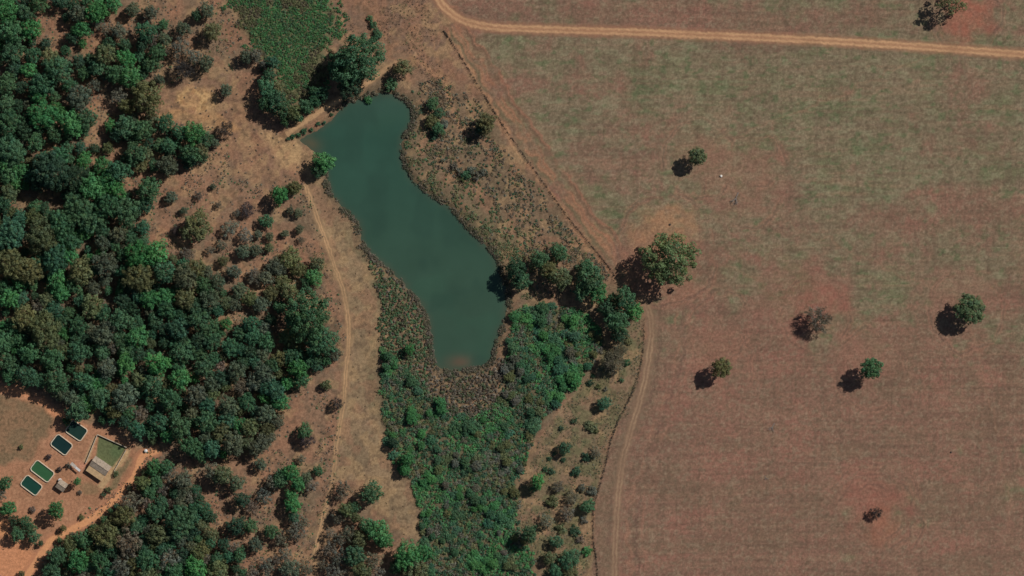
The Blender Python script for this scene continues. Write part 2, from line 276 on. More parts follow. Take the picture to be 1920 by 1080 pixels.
class MB:
    def __init__(s): s.v = []; s.f = []
    def box(s, o, u, v, w):
        """corner o and three edge vectors"""
        o, u, v, w = map(Vector, (o, u, v, w)); b = len(s.v)
        for k in (0, 1):
            for p in (o, o + u, o + u + v, o + v): s.v.append(p + w * k)
        s.f += [tuple(b + i for i in q) for q in ((3, 2, 1, 0), (4, 5, 6, 7), (0, 1, 5, 4), (1, 2, 6, 5), (2, 3, 7, 6), (3, 0, 4, 7))]
    def tube(s, a, b, ra, rb, n=6):
        a, b = Vector(a), Vector(b); d = (b - a).normalized(); t = Vector((0, 0, 1)) if abs(d.z) < .9 else Vector((1, 0, 0))
        p = d.cross(t).normalized(); q = d.cross(p); k0 = len(s.v)
        for c, r in ((a, ra), (b, rb)):
            for i in range(n):
                an = 2 * math.pi * i / n; s.v.append(c + (p * math.cos(an) + q * math.sin(an)) * r)
        for i in range(n): j = (i + 1) % n; s.f.append((k0 + i, k0 + j, k0 + n + j, k0 + n + i))
        s.f.append(tuple(k0 + i for i in reversed(range(n)))); s.f.append(tuple(k0 + n + i for i in range(n)))
    def mesh(s, name):
        me = bpy.data.meshes.new(name); me.from_pydata([tuple(p) for p in s.v], [], s.f); me.update(); return me
def link(name, me, mat=None, parent=None):
    if mat is not None and me is not None and not me.materials: me.materials.append(mat)
    o = bpy.data.objects.new(name, me); COL.objects.link(o); o.parent = parent; return o
def tag(o, label=None, cat=None, group=None, kind=None):
    if label: o['label'] = label
    if cat: o['category'] = cat
    if group: o['group'] = group
    if kind: o['kind'] = kind
    return o

# ------------------------------------------------------------------ materials
def new_mat(name):
    m = bpy.data.materials.new(name); m.use_nodes = True; nt = m.node_tree
    return m, nt, nt.nodes['Principled BSDF']
def nd(nt, t, **kw):
    n = nt.nodes.new(t)
    for k, v in kw.items(): setattr(n, k, v)
    return n
def noise(nt, scale, detail=3, rough=.6, vec=None):
    n = nd(nt, 'ShaderNodeTexNoise'); n.inputs['Scale'].default_value = scale; n.inputs['Detail'].default_value = detail; n.inputs['Roughness'].default_value = rough
    if vec is not None: nt.links.new(vec, n.inputs['Vector'])
    return n
def maprange(nt, src, a, b, c, d):
    m = nd(nt, 'ShaderNodeMapRange'); nt.links.new(src, m.inputs['Value'])
    for k, v in zip(('From Min', 'From Max', 'To Min', 'To Max'), (a, b, c, d)): m.inputs[k].default_value = v
    return m.outputs[0]
def scaled(nt, colour, fac):
    v = nd(nt, 'ShaderNodeVectorMath', operation='SCALE'); nt.links.new(colour, v.inputs[0]); nt.links.new(fac, v.inputs['Scale']); return v.outputs[0]
def soil_mat(name, fine=.25, bump=.35):
    m, nt, b = new_mat(name); at = nd(nt, 'ShaderNodeAttribute', attribute_name='Col'); geo = nd(nt, 'ShaderNodeNewGeometry'); pos = geo.outputs['Position']
    na = noise(nt, .8, 3, .65, pos); nb = noise(nt, 3.0, 2, .6, pos)
    c = scaled(nt, at.outputs['Color'], maprange(nt, na.outputs[0], .3, .7, 1 - fine, 1 + fine))
    c = scaled(nt, c, maprange(nt, nb.outputs[0], .3, .7, 1 - fine * .7, 1 + fine * .7))
    nt.links.new(c, b.inputs['Base Color']); b.inputs['Roughness'].default_value = .95; b.inputs['Specular IOR Level'].default_value = .1
    bp = nd(nt, 'ShaderNodeBump'); bp.inputs['Strength'].default_value = bump; bp.inputs['Distance'].default_value = .5
    nt.links.new(noise(nt, 2.2, 3, .7, pos).outputs[0], bp.inputs['Height']); nt.links.new(bp.outputs[0], b.inputs['Normal']); return m
def leaf_mat(name, attr_only=False):
    m, nt, b = new_mat(name); at = nd(nt, 'ShaderNodeAttribute', attribute_name='Col'); c = at.outputs['Color']
    if not attr_only:
        oi = nd(nt, 'ShaderNodeObjectInfo'); mx = nd(nt, 'ShaderNodeVectorMath', operation='MULTIPLY'); nt.links.new(c, mx.inputs[0]); nt.links.new(oi.outputs['Color'], mx.inputs[1]); c = mx.outputs[0]
    nt.links.new(c, b.inputs['Base Color']); b.inputs['Roughness'].default_value = .6; b.inputs['Specular IOR Level'].default_value = .25
    tr = nd(nt, 'ShaderNodeBsdfTranslucent'); nt.links.new(c, tr.inputs['Color']); ms = nd(nt, 'ShaderNodeMixShader'); ms.inputs[0].default_value = .22
    nt.links.new(b.outputs[0], ms.inputs[1]); nt.links.new(tr.outputs[0], ms.inputs[2]); nt.links.new(ms.outputs[0], nt.nodes['Material Output'].inputs['Surface']); return m
def plain_mat(name, rgb, rough=.8, var=.2, scale=1.5, spec=.3, metal=0):
    m, nt, b = new_mat(name); geo = nd(nt, 'ShaderNodeNewGeometry'); n = noise(nt, scale, 4, .65, geo.outputs['Position'])
    col = nd(nt, 'ShaderNodeRGB'); col.outputs[0].default_value = (*rgb, 1)
    nt.links.new(scaled(nt, col.outputs[0], maprange(nt, n.outputs[0], .3, .7, 1 - var, 1 + var)), b.inputs['Base Color'])
    b.inputs['Roughness'].default_value = rough; b.inputs['Specular IOR Level'].default_value = spec; b.inputs['Metallic'].default_value = metal; return m
def water_mat(name, rgb=None, ripple=.05, rough=.12):
    m, nt, b = new_mat(name); geo = nd(nt, 'ShaderNodeNewGeometry'); pos = geo.outputs['Position']
    if rgb is None: c = nd(nt, 'ShaderNodeAttribute', attribute_name='Col').outputs['Color']
    else: q = nd(nt, 'ShaderNodeRGB'); q.outputs[0].default_value = (*rgb, 1); c = q.outputs[0]
    n = noise(nt, .06 if rgb is None else .35, 3, .5, pos)
    nt.links.new(scaled(nt, c, maprange(nt, n.outputs[0], .3, .7, .93, 1.07)), b.inputs['Base Color'])
    b.inputs['Roughness'].default_value = rough; b.inputs['IOR'].default_value = 1.33
    bp = nd(nt, 'ShaderNodeBump'); bp.inputs['Strength'].default_value = ripple; bp.inputs['Distance'].default_value = .1
    nt.links.new(noise(nt, 1.6, 3, .6, pos).outputs[0], bp.inputs['Height']); nt.links.new(bp.outputs[0], b.inputs['Normal']); return m
M_SOIL = soil_mat('soil'); M_ROAD = soil_mat('packed_dirt', .12, .15); M_LEAF = leaf_mat('leaves'); M_STUFF = leaf_mat('low_leaves', True)
M_BARK = plain_mat('bark', (.13, .10, .08), .9, .3, 3); M_DEAD = plain_mat('dead_wood', (.21, .18, .16), .9, .3, 3)
M_CONC = plain_mat('pale_concrete', (.68, .58, .44), .85, .15, 1.2); M_WALL = plain_mat('plaster', (.55, .47, .36), .9, .18, 1.0)
M_ROOF = plain_mat('fibre_cement_roof', (.40, .32, .245), .85, .3, 1.1); M_TAN = plain_mat('clay_roof', (.56, .38, .21), .85, .2, 1.0)
M_PALE = plain_mat('pale_sheet', (.62, .55, .48), .6, .2, 1.5); M_WHITE = plain_mat('white_plastic', (.8, .79, .77), .5, .06, 2)
M_WOOD = plain_mat('post_wood', (.12, .095, .075), .9, .3, 3); M_WIRE = plain_mat('wire', (.25, .24, .23), .5, .1, 3, .5, .8); M_ROCK = plain_mat('dark_rock', (.06, .05, .045), .9, .3, 3); M_PROCK = plain_mat('pale_rock', (.8, .76, .7), .8, .1, 2)
M_DOOR = plain_mat('painted_door', (.12, .16, .2), .6, .15, 2); M_GLASS = plain_mat('window_glass', (.05, .06, .07), .1, .05, 2, .5)

# ------------------------------------------------------------------ ground, water, roads
def axis(lo, hi, step, far):
    mid = np.arange(lo, hi + 1e-6, step); a = []; p = lo; s = step
    while p > -far: s *= 1.35; p -= s; a.append(p)
    b = []; p = hi; s = step
    while p < far: s *= 1.35; p += s; b.append(p)
    return np.concatenate([np.array(a[::-1]), mid, np.array(b)])
gx = axis(-30, 1950, 2.4, 22000); gy = axis(-30, 1110, 2.4, 22000)
GX, GY = np.meshgrid(gx, gy); fx, fy = GX.ravel(), GY.ravel()
gz = height(fx, fy); P = np.stack([(fx - 960) * S, (540 - fy) * S, gz], -1).reshape(GX.shape + (3,))
tag(link('ground', mesh_grid('ground', P[::-1], ground_colour(fx, fy, False).reshape(GX.shape + (3,))[::-1].reshape(-1, 3)), M_SOIL), 'red-brown soil, dry grass and bare clay', kind='structure')

wx = np.arange(540, 966, 4.0); wy = np.arange(160, 712, 4.0); WX, WY = np.meshgrid(wx, wy); x, y = WX.ravel(), WY.ravel()
keep = pond_sd(x, y, 40) > -9
wc = np.tile(A(50,80,68,.80), (x.size, 1)); mixc(wc, A(58,80,66,.8), sstep(250, 600, y) * .8); mixc(wc, A(62,86,74,.8), sstep(260, 180, y) * .5)
mixc(wc, A(94,80,66,.8), np.exp(-(((x - 862) / 24) ** 2 + ((y - 680) / 13) ** 2)) * .95); mixc(wc, A(98,84,64,.8), np.exp(-(((x - 578) / 22) ** 2 + ((y - 272) / 16) ** 2)) * .8)
mixc(wc, A(74,80,66,.8), np.exp(-(np.clip(pond_sd(x, y, 40), 0, 99) / 7) ** 2) * .6); mixc(wc, A(56,86,70,.8), sstep(.5, .7, fbm(x / 90, y / 60, 210, 3)) * .35); mixc(wc, A(46,70,60,.8), sstep(.5, .7, fbm(x / 50, y / 70, 214, 3)) * .4)
me = mesh_grid('pond', np.stack([(x - 960) * S, (540 - y) * S, np.full(x.size, -.7)], -1).reshape(WX.shape + (3,))[::-1], wc.reshape(WX.shape + (3,))[::-1].reshape(-1, 3))
import bmesh
bm = bmesh.new(); bm.from_mesh(me); bm.verts.ensure_lookup_table(); kk = keep.reshape(WX.shape)[::-1].ravel()
bmesh.ops.delete(bm, geom=[v for i, v in enumerate(bm.verts) if not kk[i]], context='VERTS'); bm.to_mesh(me); bm.free()
tag(link('pond_water', me, water_mat('murky_water')), 'murky dark green pond water', kind='structure')

def ribbon(name, pts, half, label, mat=M_ROAD, dz=.05):
    p = np.asarray(pts); seg = np.hypot(*np.diff(p, axis=0).T); s = np.concatenate([[0], np.cumsum(seg)]); t = np.arange(0, s[-1], 2.0)
    cx = np.interp(t, s, p[:, 0]); cy = np.interp(t, s, p[:, 1]); tx = np.gradient(cx); ty = np.gradient(cy); L = np.hypot(tx, ty); nx, ny = -ty / L, tx / L
    u = np.arange(-half, half + .01, 1.0)
    X = cx[:, None] + nx[:, None] * u; Y = cy[:, None] + ny[:, None] * u; fx, fy = X.ravel(), Y.ravel()
    z = height(fx, fy).reshape(X.shape) + dz * np.clip((half - np.abs(u)) / 3, .25, 1)
    P = np.stack([(X - 960) * S, (540 - Y) * S, z], -1)
    return tag(link(name, mesh_grid(name, P, ground_colour(fx, fy, True)), mat), label, kind='structure')
ribbon('dirt_road', ROAD, 14, 'pale orange dirt road with two wheel tracks across the field'); ribbon('farm_track', TRACK_E, 12, 'faint twin wheel track along the field edge')
ribbon('footpath', TRACK_W, 10, 'narrow bare path through the meadow beside the pond'); ribbon('driveway', DRIVE, 14, 'orange bare dirt drive past the farmyard'); ribbon('dam_path', DAM, 9, 'bare earth path on top of the pond dam')

# ------------------------------------------------------------------ vegetation meshes
def leaf_quads(c, nrm, size, r):
    """n quads round centres c facing nrm"""
    n = len(c); nrm = nrm / (np.linalg.norm(nrm, axis=1, keepdims=True) + 1e-9); t = r.normal(size=(n, 3)); u = np.cross(nrm, t); u /= np.linalg.norm(u, axis=1, keepdims=True) + 1e-9; v = np.cross(nrm, u)
    a = (size * (.7 + .6 * r.rand(n)))[:, None] * .5; b = a * (.55 + .45 * r.rand(n))[:, None]
    return np.stack([c - u * a - v * b * .3, c + v * b, c + u * a + v * b * .2, c - v * b], 1)
def sph(n, r, zmin=-.35):
    z = zmin + (1 - zmin) * r.rand(n); a = r.rand(n) * 2 * np.pi; q = np.sqrt(np.maximum(0, 1 - z * z)); return np.stack([q * np.cos(a), q * np.sin(a), z], -1)
def crown_mesh(name, R, z0, z1, nc, per, leaf, seed, fill=1.0, cl=(.2, .34), lobe=1.0, core=1.0):
    r = np.random.RandomState(seed); ph = r.rand(4) * 6.28; V = []; C = []
    a = np.arange(nc) * 2.399963 + r.rand(nc) * .7; q = np.sqrt((np.arange(nc) + .5) / nc) * (.94 + .12 * r.rand(nc))
    lob = 1 + lobe * (.11 * np.sin(2 * a + ph[0]) + .09 * np.sin(3 * a + ph[1]) + .07 * np.sin(5 * a + ph[2]))
    rc = R * (cl[0] + (cl[1] - cl[0]) * r.rand(nc)); rho = q * lob * (R - rc * .55)
    zt = z0 + (z1 - z0) * np.sqrt(np.maximum(.06, 1 - (q * .96) ** 2)) * (.60 + .46 * r.rand(nc)) - rc * .6
    for i in range(nc):
        if r.rand() > fill: continue
        n = int(per * (.7 + .6 * r.rand())); d = sph(n, r); sh = np.array([1, 1, .75 + .3 * r.rand()])
        p = np.array([rho[i] * math.cos(a[i]), rho[i] * math.sin(a[i]), zt[i]]) + d * rc[i] * (.62 + .45 * r.rand(n))[:, None] * sh
        V.append(leaf_quads(p, d + r.normal(size=(n, 3)) * .45 + np.array([0, 0, .25]), leaf, r)); tone = .74 + .52 * r.rand(); hue = r.normal() * .06
        C.append(np.array([tone * (1 + hue), tone, tone * (1 - hue)]) * (.85 + .3 * r.rand(n))[:, None])
    nk = int(core * nc * 7)  # extra inner leaves, added to block light and deepen the cast shadow
    if nk:
        a2 = r.rand(nk) * 6.283; q2 = np.sqrt(r.rand(nk)) * .86; lb = 1 + lobe * (.11 * np.sin(2 * a2 + ph[0]) + .09 * np.sin(3 * a2 + ph[1]) + .07 * np.sin(5 * a2 + ph[2]))
        p = np.stack([q2 * lb * R * .9 * np.cos(a2), q2 * lb * R * .9 * np.sin(a2), z0 + (z1 - z0) * np.sqrt(np.maximum(.05, 1 - q2 ** 2)) * (.15 + .4 * r.rand(nk))], -1)
        V.append(leaf_quads(p, r.normal(size=(nk, 3)) * .5 + np.array([0, 0, 1.0]), leaf * 1.5, r)); C.append(np.ones((nk, 3)) * (.7 + .4 * r.rand(nk))[:, None])
    V = np.concatenate(V); f = R / np.percentile(np.hypot(V[:, 0, 0], V[:, 0, 1]), 96); V[:, :, :2] *= f
    return mesh_quads(name, V, np.concatenate(C))
def limbs(R, z0, z1, seed, r0, depth=3, kids=5, thin=False):
    r = random.Random(seed); mb = MB(); tips = []
    def grow(a, d, L, rad, lev):
        b = a + d * L; mb.tube(a, b, rad, rad * .62, 6 if lev < 2 else 4 if lev < 3 else 3)
        if lev >= depth: tips.append(b); return
        for k in range(kids if lev else kids + 1):
            an = 6.283 * (k + r.random() * .6) / kids; s = r.uniform(.45, 1.0); side = Vector((math.cos(an), math.sin(an), r.uniform(-.15, .35)))
            nd_ = (d * (1 - .55 * s) + side * s).normalized(); grow(a + d * L * r.uniform(.7, 1.0), nd_, L * r.uniform(.55, .78), rad * .55, lev + 1)
    grow(Vector((0, 0, -.35)), Vector((r.uniform(-.06, .06), r.uniform(-.06, .06), 1)).normalized(), z0 + .35 + (z1 - z0) * .25, r0, 0)
    return mb, tips
def twig_mesh(name, R, z0, z1, nc, per, seed):
    """crown of a nearly leafless tree: fine twigs in sprays"""
    r = np.random.RandomState(seed); V = []; C = []; a = np.arange(nc) * 2.4 + r.rand(nc); q = np.sqrt((np.arange(nc) + .5) / nc); lob = 1 + .16 * np.sin(3 * a + r.rand() * 6) + .1 * np.sin(5 * a)
    for i in range(nc):
        n = per; c = np.array([q[i] * R * .86 * lob[i] * math.cos(a[i]), q[i] * R * .86 * lob[i] * math.sin(a[i]), z0 + (z1 - z0) * math.sqrt(max(.05, 1 - q[i] ** 2)) * (.5 + .5 * r.rand())])
        out = np.array([c[0], c[1], R * .6]); out /= np.linalg.norm(out); d = out + r.normal(size=(n, 3)) * .6; d /= np.linalg.norm(d, axis=1, keepdims=True)
        p = c + r.normal(size=(n, 3)) * R * .085; L = (R * (.10 + .14 * r.rand(n)))[:, None]; s = np.cross(d, r.normal(size=(n, 3))); s /= np.linalg.norm(s, axis=1, keepdims=True); w = (.05 + .07 * r.rand(n))[:, None]
        V.append(np.stack([p - s * w, p + s * w, p + d * L + s * w * .3, p + d * L - s * w * .3], 1)); C.append((.75 + .5 * r.rand(n))[:, None] * np.ones((1, 3)))
    return mesh_quads(name, np.concatenate(V), np.concatenate(C))
def trunk_only(z0, z1, R, r0, seed):
    mb, _ = limbs(R, z0, z1, seed, r0, 1, 4); return mb.mesh('trunk')
KIND = {}
def kind(name, R, top, crowns, trunks, mat=M_LEAF, bark=M_BARK):
    for m in crowns: m.materials.append(mat)
    for m in trunks: m.materials.append(bark)
    KIND[name] = (R, top, crowns, trunks)
kind('big', 10, 14, [crown_mesh('crown_big', 10, 5, 14, 125, 70, .56, 200 + i, .95, (.095, .165)) for i in range(3)], [trunk_only(4.5, 13, 10, .5, i) for i in range(2)])
kind('open', 10, 13, [crown_mesh('crown_open', 10, 5.5, 13, 105, 70, .55, 230, .97, (.10, .17), .6, .8)], [limbs(10, 4, 12, 9, .5, 2, 5)[0].mesh('trunk')])
kind('mid', 5, 9, [crown_mesh('crown_mid', 5, 3, 9, 56, 48, .46, 240 + i, .93, (.13, .23)) for i in range(6)], [trunk_only(3, 8.5, 5, .28, 20 + i) for i in range(2)])
kind('lone', 5, 11.5, [crown_mesh('crown_lone', 5, 6.0, 11.5, 70, 62, .44, 260 + i, .97, (.14, .22), .45) for i in range(3)], [trunk_only(6.5, 10.5, 5, .3, 30)])
kind('shrub', 2, 2.6, [crown_mesh('crown_shrub', 2, .2, 2.7, 14, 40, .36, 280 + i, .92, (.22, .36), 1.0, .6) for i in range(6)], [trunk_only(.5, 2, 2, .09, 40)])
kind('sparse', 5, 7.5, [crown_mesh('crown_sparse', 5, 2.2, 7.5, 42, 50, .42, 300 + i, .85, (.13, .22), 1.0, .3) for i in range(4)], [limbs(5, 2, 7, 50 + i, .22, 2, 4)[0].mesh('trunk') for i in range(2)])
kind('twiggy', 5, 7.5, [twig_mesh('twigs', 5, 2.2, 7.5, 60, 34, 320 + i) for i in range(3)], [limbs(5, 2, 7, 60 + i, .22, 3, 4)[0].mesh('trunk') for i in range(2)], M_LEAF, M_DEAD)
kind('bare', 5, 8, [twig_mesh('twigs', 5, 2.4, 7, 60, 30, 330)], [limbs(5, 2.5, 7.5, 71, .3, 3, 5)[0].mesh('trunk')], M_LEAF, M_DEAD)

TONE = dict(bright=(.088, .268, .096), mid=(.084, .192, .095), dark=(.054, .118, .068), olive=(.165, .190, .088), pale=(.150, .208, .100), grey=(.178, .185, .140), brown=(.215, .185, .140), purple=(.095, .082, .084), teal=(.074, .190, .106), sage=(.132, .168, .108))
TREES = []
def plant(px, py, r, k='mid', tone='mid', name='tree', label='', cat='tree', group=None, hs=1.0, rot=None, noz=False): TREES.append((px, py, r, k, tone, name, label, cat, group, hs, rot))
def grow_all():
    xs = np.array([t[0] for t in TREES], float); ys = np.array([t[1] for t in TREES], float); hz = height(xs, ys)
    for (px, py, r, k, tone, name, label, cat, group, hs, rot), z in zip(TREES, hz):
        R, top, cr, tr = KIND[k]; s = r * S / R; e = bpy.data.objects.new(name, None); COL.objects.link(e); e.empty_display_size = .3
        e.location = (*W(px, py), float(z)); sz = s ** .8 * hs * (1.0 if k == 'shrub' else 1.2); an = rnd.uniform(0, 6.283) if rot is None else rot; e.rotation_euler = (0, 0, an); e.scale = (s * rnd.uniform(.92, 1.08), s * rnd.uniform(.92, 1.08), sz)
        tag(e, label, cat, group); c = np.array(TONE[tone]) * rnd.uniform(.82, 1.2); c = c * np.array([rnd.uniform(.88, 1.14), 1, rnd.uniform(.9, 1.1)])
        link('trunk', rnd.choice(tr), None, e); o = link('crown' if k not in ('twiggy', 'bare') else 'twigs', rnd.choice(cr), None, e); o.color = (*c, 1)
        if k in ('twiggy', 'bare'): o['kind'] = 'stuff'

NAME = dict(bright='bright green', mid='mid green', dark='dark green', olive='olive', pale='pale green', grey='grey half-bare', brown='brown dry', purple='purple-grey leafless', teal='blue-green', sage='grey-green')
# --- trees standing by themselves in the field
plant(1306,295,18,'lone','olive','field_tree','round olive green tree with detached round shadow north of the bare clay patch',hs=.86)
plant(1253,486,50,'open','pale','field_tree','large spreading open-crowned tree on the pale clay patch at the field corner',hs=1.08)
plant(1351,689,19,'lone','olive','field_tree','small round pale olive tree standing alone near curved wheel marks',hs=.92)
plant(1814,580,31,'lone','pale','field_tree','broad pale green tree alone in the eastern field',hs=.64)
plant(1630,690,21,'lone','mid','field_tree','small green round tree south-west of the broad pale field tree',hs=.92)
plant(1533,598,25,'bare','grey','leafless_tree','leafless tree with fanned branches on a reddish patch of the field','tree',hs=1.0)
plant(1778,10,27,'sparse','olive','field_tree','thin olive tree casting a dark shadow next to the dirt road',hs=1.25)
plant(1641,961,13,'twiggy','purple','thorn_bush','small dark leafless thorn bush inside reddish rings in the field','bush',hs=.8)
# --- round the pond
plant(672,116,50,'big','mid','shore_tree','huge dark green tree beside the dam at the pond head',hs=1.05); plant(658,158,30,'big','dark','shore_tree','dark added tree filling the shaded side of the huge tree beside the dam',hs=1.0)  # second tree added, its dark tone stands in for the huge tree's shade
plant(640,128,26,'big','mid','shore_tree','dark green tree on the rank grass side of the huge dam tree',hs=1.0)
plant(756,128,19,'mid','olive','shore_tree','round olive tree at the bare end of the dam'); plant(734,158,13,'shrub','mid','shore_bush','low green bush hanging over the pond head below the olive tree','bush'); plant(690,187,9,'shrub','bright','shore_bush','small bright bush at the water edge beside the huge dam tree','bush')
plant(608,304,22,'mid','bright','shore_tree','bright green tree leaning over the west shore of the pond',hs=1.05); plant(598,318,15,'mid','mid','shore_tree','smaller green tree against the bright tree on the west shore')
plant(526,366,19,'mid','bright','shore_tree','bright green round tree at the start of the meadow path'); plant(553,353,15,'mid','olive','shore_tree','olive tree between the bright round tree and the water')
plant(911,233,20,'mid','olive','scrub_tree','dark olive tree alone in the scrub beside the fence'); plant(902,241,13,'mid','dark','scrub_tree','small dark tree touching the olive tree beside the fence')
for i, (x, y, r, t) in enumerate([(812,195,13,'mid'), (823,212,12,'mid'), (810,226,14,'olive'), (822,242,13,'mid'), (814,252,10,'dark'), (832,232,9,'grey')]):
    plant(x, y, r, 'mid' if r > 11 else 'shrub', t, 'scrub_bush', 'bush of the green clump between the pond head and the dirt tracks', 'bush', 'clump by the pond head', hs=.7)
for x, y, r, t in [(852,312,8,'grey'), (863,322,9,'grey'), (874,328,10,'mid'), (884,320,9,'grey'), (895,331,10,'grey'), (906,324,9,'grey'), (868,336,7,'olive'), (830,300,6,'grey')]:
    plant(x, y, r, 'shrub', t, 'scrub_bush', 'grey-green bush of the low clump east of the pond bend', 'bush', 'grey clump east of the pond')
G = 'trees at the field corner'; L = 'green tree of the row between the pond and the field corner'
for x, y, r, t in [(968,505,20,'dark'), (978,528,16,'mid'), (1012,486,16,'mid'), (1048,474,15,'mid'), (1030,508,17,'olive'), (1050,520,20,'olive'), (1098,500,13,'mid'), (1106,522,24,'mid'), (1120,548,18,'bright'), (1090,545,16,'mid'), (1172,563,21,'mid'), (1188,584,16,'bright'), (1156,602,21,'mid'), (1140,580,16,'dark'), (1150,560,10,'mid'), (1160,628,14,'dark')]:
    plant(x, y, r * 1.15, 'mid', t, 'corner_tree', '%s tree of the row between the pond and the field corner' % NAME[t], 'tree', '%s corner trees' % NAME[t], hs=1.1)
plant(1150,676,22,'twiggy','grey','dead_tree','grey leafless tree beside the farm track below the corner trees'); plant(1162,655,14,'twiggy','grey','dead_tree','thin grey leafless tree closest to the corner trees')
L = 'bush scattered on the open ground between the marsh and the farm track'; G = 'bushes by the farm track'
for x, y, r, t in [(1146,690,14,'grey'), (1133,756,14,'teal'), (1077,790,8,'dark'), (1108,800,12,'olive'), (1106,718,7,'dark'), (1112,705,5,'dark'), (1052,803,6,'dark'), (1118,808,6,'olive'), (1058,840,14,'dark'), (1080,884,11,'dark'), (1100,857,11,'dark'), (1116,848,12,'grey'), (1034,884,8,'dark'), (1022,880,6,'dark'), (1046,912,13,'grey'), (1072,932,15,'grey'), (1102,948,14,'mid'), (1036,940,12,'olive'), (1064,962,16,'grey'), (1024,977,15,'grey'), (1078,996,12,'dark'), (1043,1015,14,'mid'), (1100,1033,11,'bright'), (1068,1048,20,'mid'), (1070,1074,17,'olive'), (1030,860,5,'dark'), (1040,850,5,'dark'), (1056,862,5,'dark'), (1094,975,10,'grey'), (1052,990,11,'olive'), (1088,1012,9,'brown'), (1110,920,10,'grey'), (1090,915,9,'grey'), (1030,1045,14,'olive'), (1042,1070,14,'mid'), (1122,725,6,'olive'), (1136,730,6,'grey'), (1165,712,6,'mid'), (1128,690,7,'grey'), (1175,680,8,'mid'), (1178,640,8,'olive')]:
    plant(x, y, r, 'sparse' if t in ('grey', 'brown') and r > 10 else 'mid' if r > 12 else 'shrub', t, 'bush', '%s %s %s' % ('small' if r < 9 else 'broad', NAME[t], L), 'bush', '%s %s %s' % ('small' if r < 9 else 'broad', NAME[t], G), hs=.75)
plant(1008,901,15,'mid','bright','tree','bright green tree on the pale trail at the marsh edge',hs=1.2); plant(1002,915,10,'mid','mid','tree','small tree in the shade of the bright tree at the marsh edge'); plant(992,1000,18,'mid','mid','tree','round green tree at the eastern edge of the southern marsh',hs=1.2)
# --- the big tree above the meadow and its neighbours
plant(578,592,50,'big','mid','forest_edge_tree','huge green tree bulging from the forest over the meadow path',hs=1.0); plant(605,640,30,'big','teal','forest_edge_tree','blue-green tree on the meadow side of the huge forest-edge tree',hs=1.1); plant(560,690,20,'mid','bright','forest_edge_tree','bright green tree south of the huge forest-edge tree',hs=1.1); plant(545,548,20,'mid','olive','forest_edge_tree','olive tree north of the huge forest-edge tree')
plant(612,722,11,'shrub','olive','meadow_bush','small olive bush standing in the open beside the meadow path','bush',hs=1.5); plant(634,756,12,'twiggy','purple','meadow_bush','purple-grey leafless bush on the meadow path','bush')
# --- NW dam thicket
for x, y, r, t in [(502,168,20,'mid'), (520,190,22,'mid'), (506,142,14,'teal'), (532,208,20,'mid'), (552,212,17,'olive'), (576,200,15,'mid'), (592,190,13,'teal'), (512,118,14,'teal'), (560,222,10,'mid'), (500,195,17,'mid'), (522,165,14,'olive'), (480,105,12,'grey'), (495,122,10,'grey'), (606,176,14,'teal'), (590,172,12,'mid'), (535,228,10,'mid')]:
    plant(x, y, r, 'mid', t, 'dam_tree', 'tree of the green thicket below the dam path', 'tree', 'thicket below the dam', hs=1.05)
for x, y, r in [(700,46,8), (706,60,8), (694,34,7), (702,73,8), (712,66,6)]:
    plant(x, y, r, 'shrub', 'mid', 'path_bush', 'green bush beside the goat tracks north of the huge dam tree', 'bush', 'bushes north of the dam tree')
for x, y, r in [(541,260,4), (549,256,6), (560,253,5), (570,246,7), (584,243,4), (597,232,5), (608,230,4), (622,215,4), (634,205,3)]:
    plant(x, y, r, 'shrub', 'teal', 'dam_bush', 'small bush on the water side of the dam', 'bush', 'bushes on the dam face')
# --- north-west woodland
MARKS = {
 'forest': [((110,760), 'beside the fish tanks'), ((250,800), 'beside the farmhouse lawn'), ((20,690), 'along the paddock'), ((440,640), 'round the inner red clearing'), ((480,770), 'at the meadow corner'), ((540,600), 'behind the huge forest-edge tree'), ((300,480), 'bordering the scrubland'), ((250,370), 'at the northern tip of the forest'), ((90,340), 'round the tallest dark crowns'), ((90,600), 'round the broad olive crown'), ((270,650), 'in the forest heart'), ((370,820), 'above the head of the drive'), ((30,480), 'round the western olive crowns'), ((180,440), 'south of the tallest dark crowns')],
 'north': [((100,45), 'round the red gullies'), ((345,130), 'round the purple leafless tree'), ((360,255), 'below the yellow clay pit'), ((250,120), 'west of the purple leafless tree'), ((60,160), 'west of the gullies'), ((90,230), 'round the small red glades'), ((220,240), 'between clay pit and red glades'), ((390,40), 'beside the rank grass hollow')],
 'south': [((120,1040), 'beside the orange corner yard'), ((250,920), 'along the drive'), ((340,980), 'round the big green crown'), ((430,900), 'on the red clearing'), ((220,1060), 'south of the drive'), ((370,1065), 'south of the big green crown')],
 'marsh': [((740,780), 'beside the meadow'), ((860,800), 'just below the brown reeds'), ((1060,620), 'below the corner trees'), ((1010,760), 'along the pale trail'), ((860,930), 'in the middle of the marsh'), ((820,1040), 'beside the wood at the meadow tip'), ((960,1040), 'towards the farm track bushes'), ((970,640), 'on the eastern pond shore')]}
def near(x, y, key):
    return min(MARKS[key], key=lambda m: (m[0][0] - x) ** 2 + (m[0][1] - y) ** 2)[1]
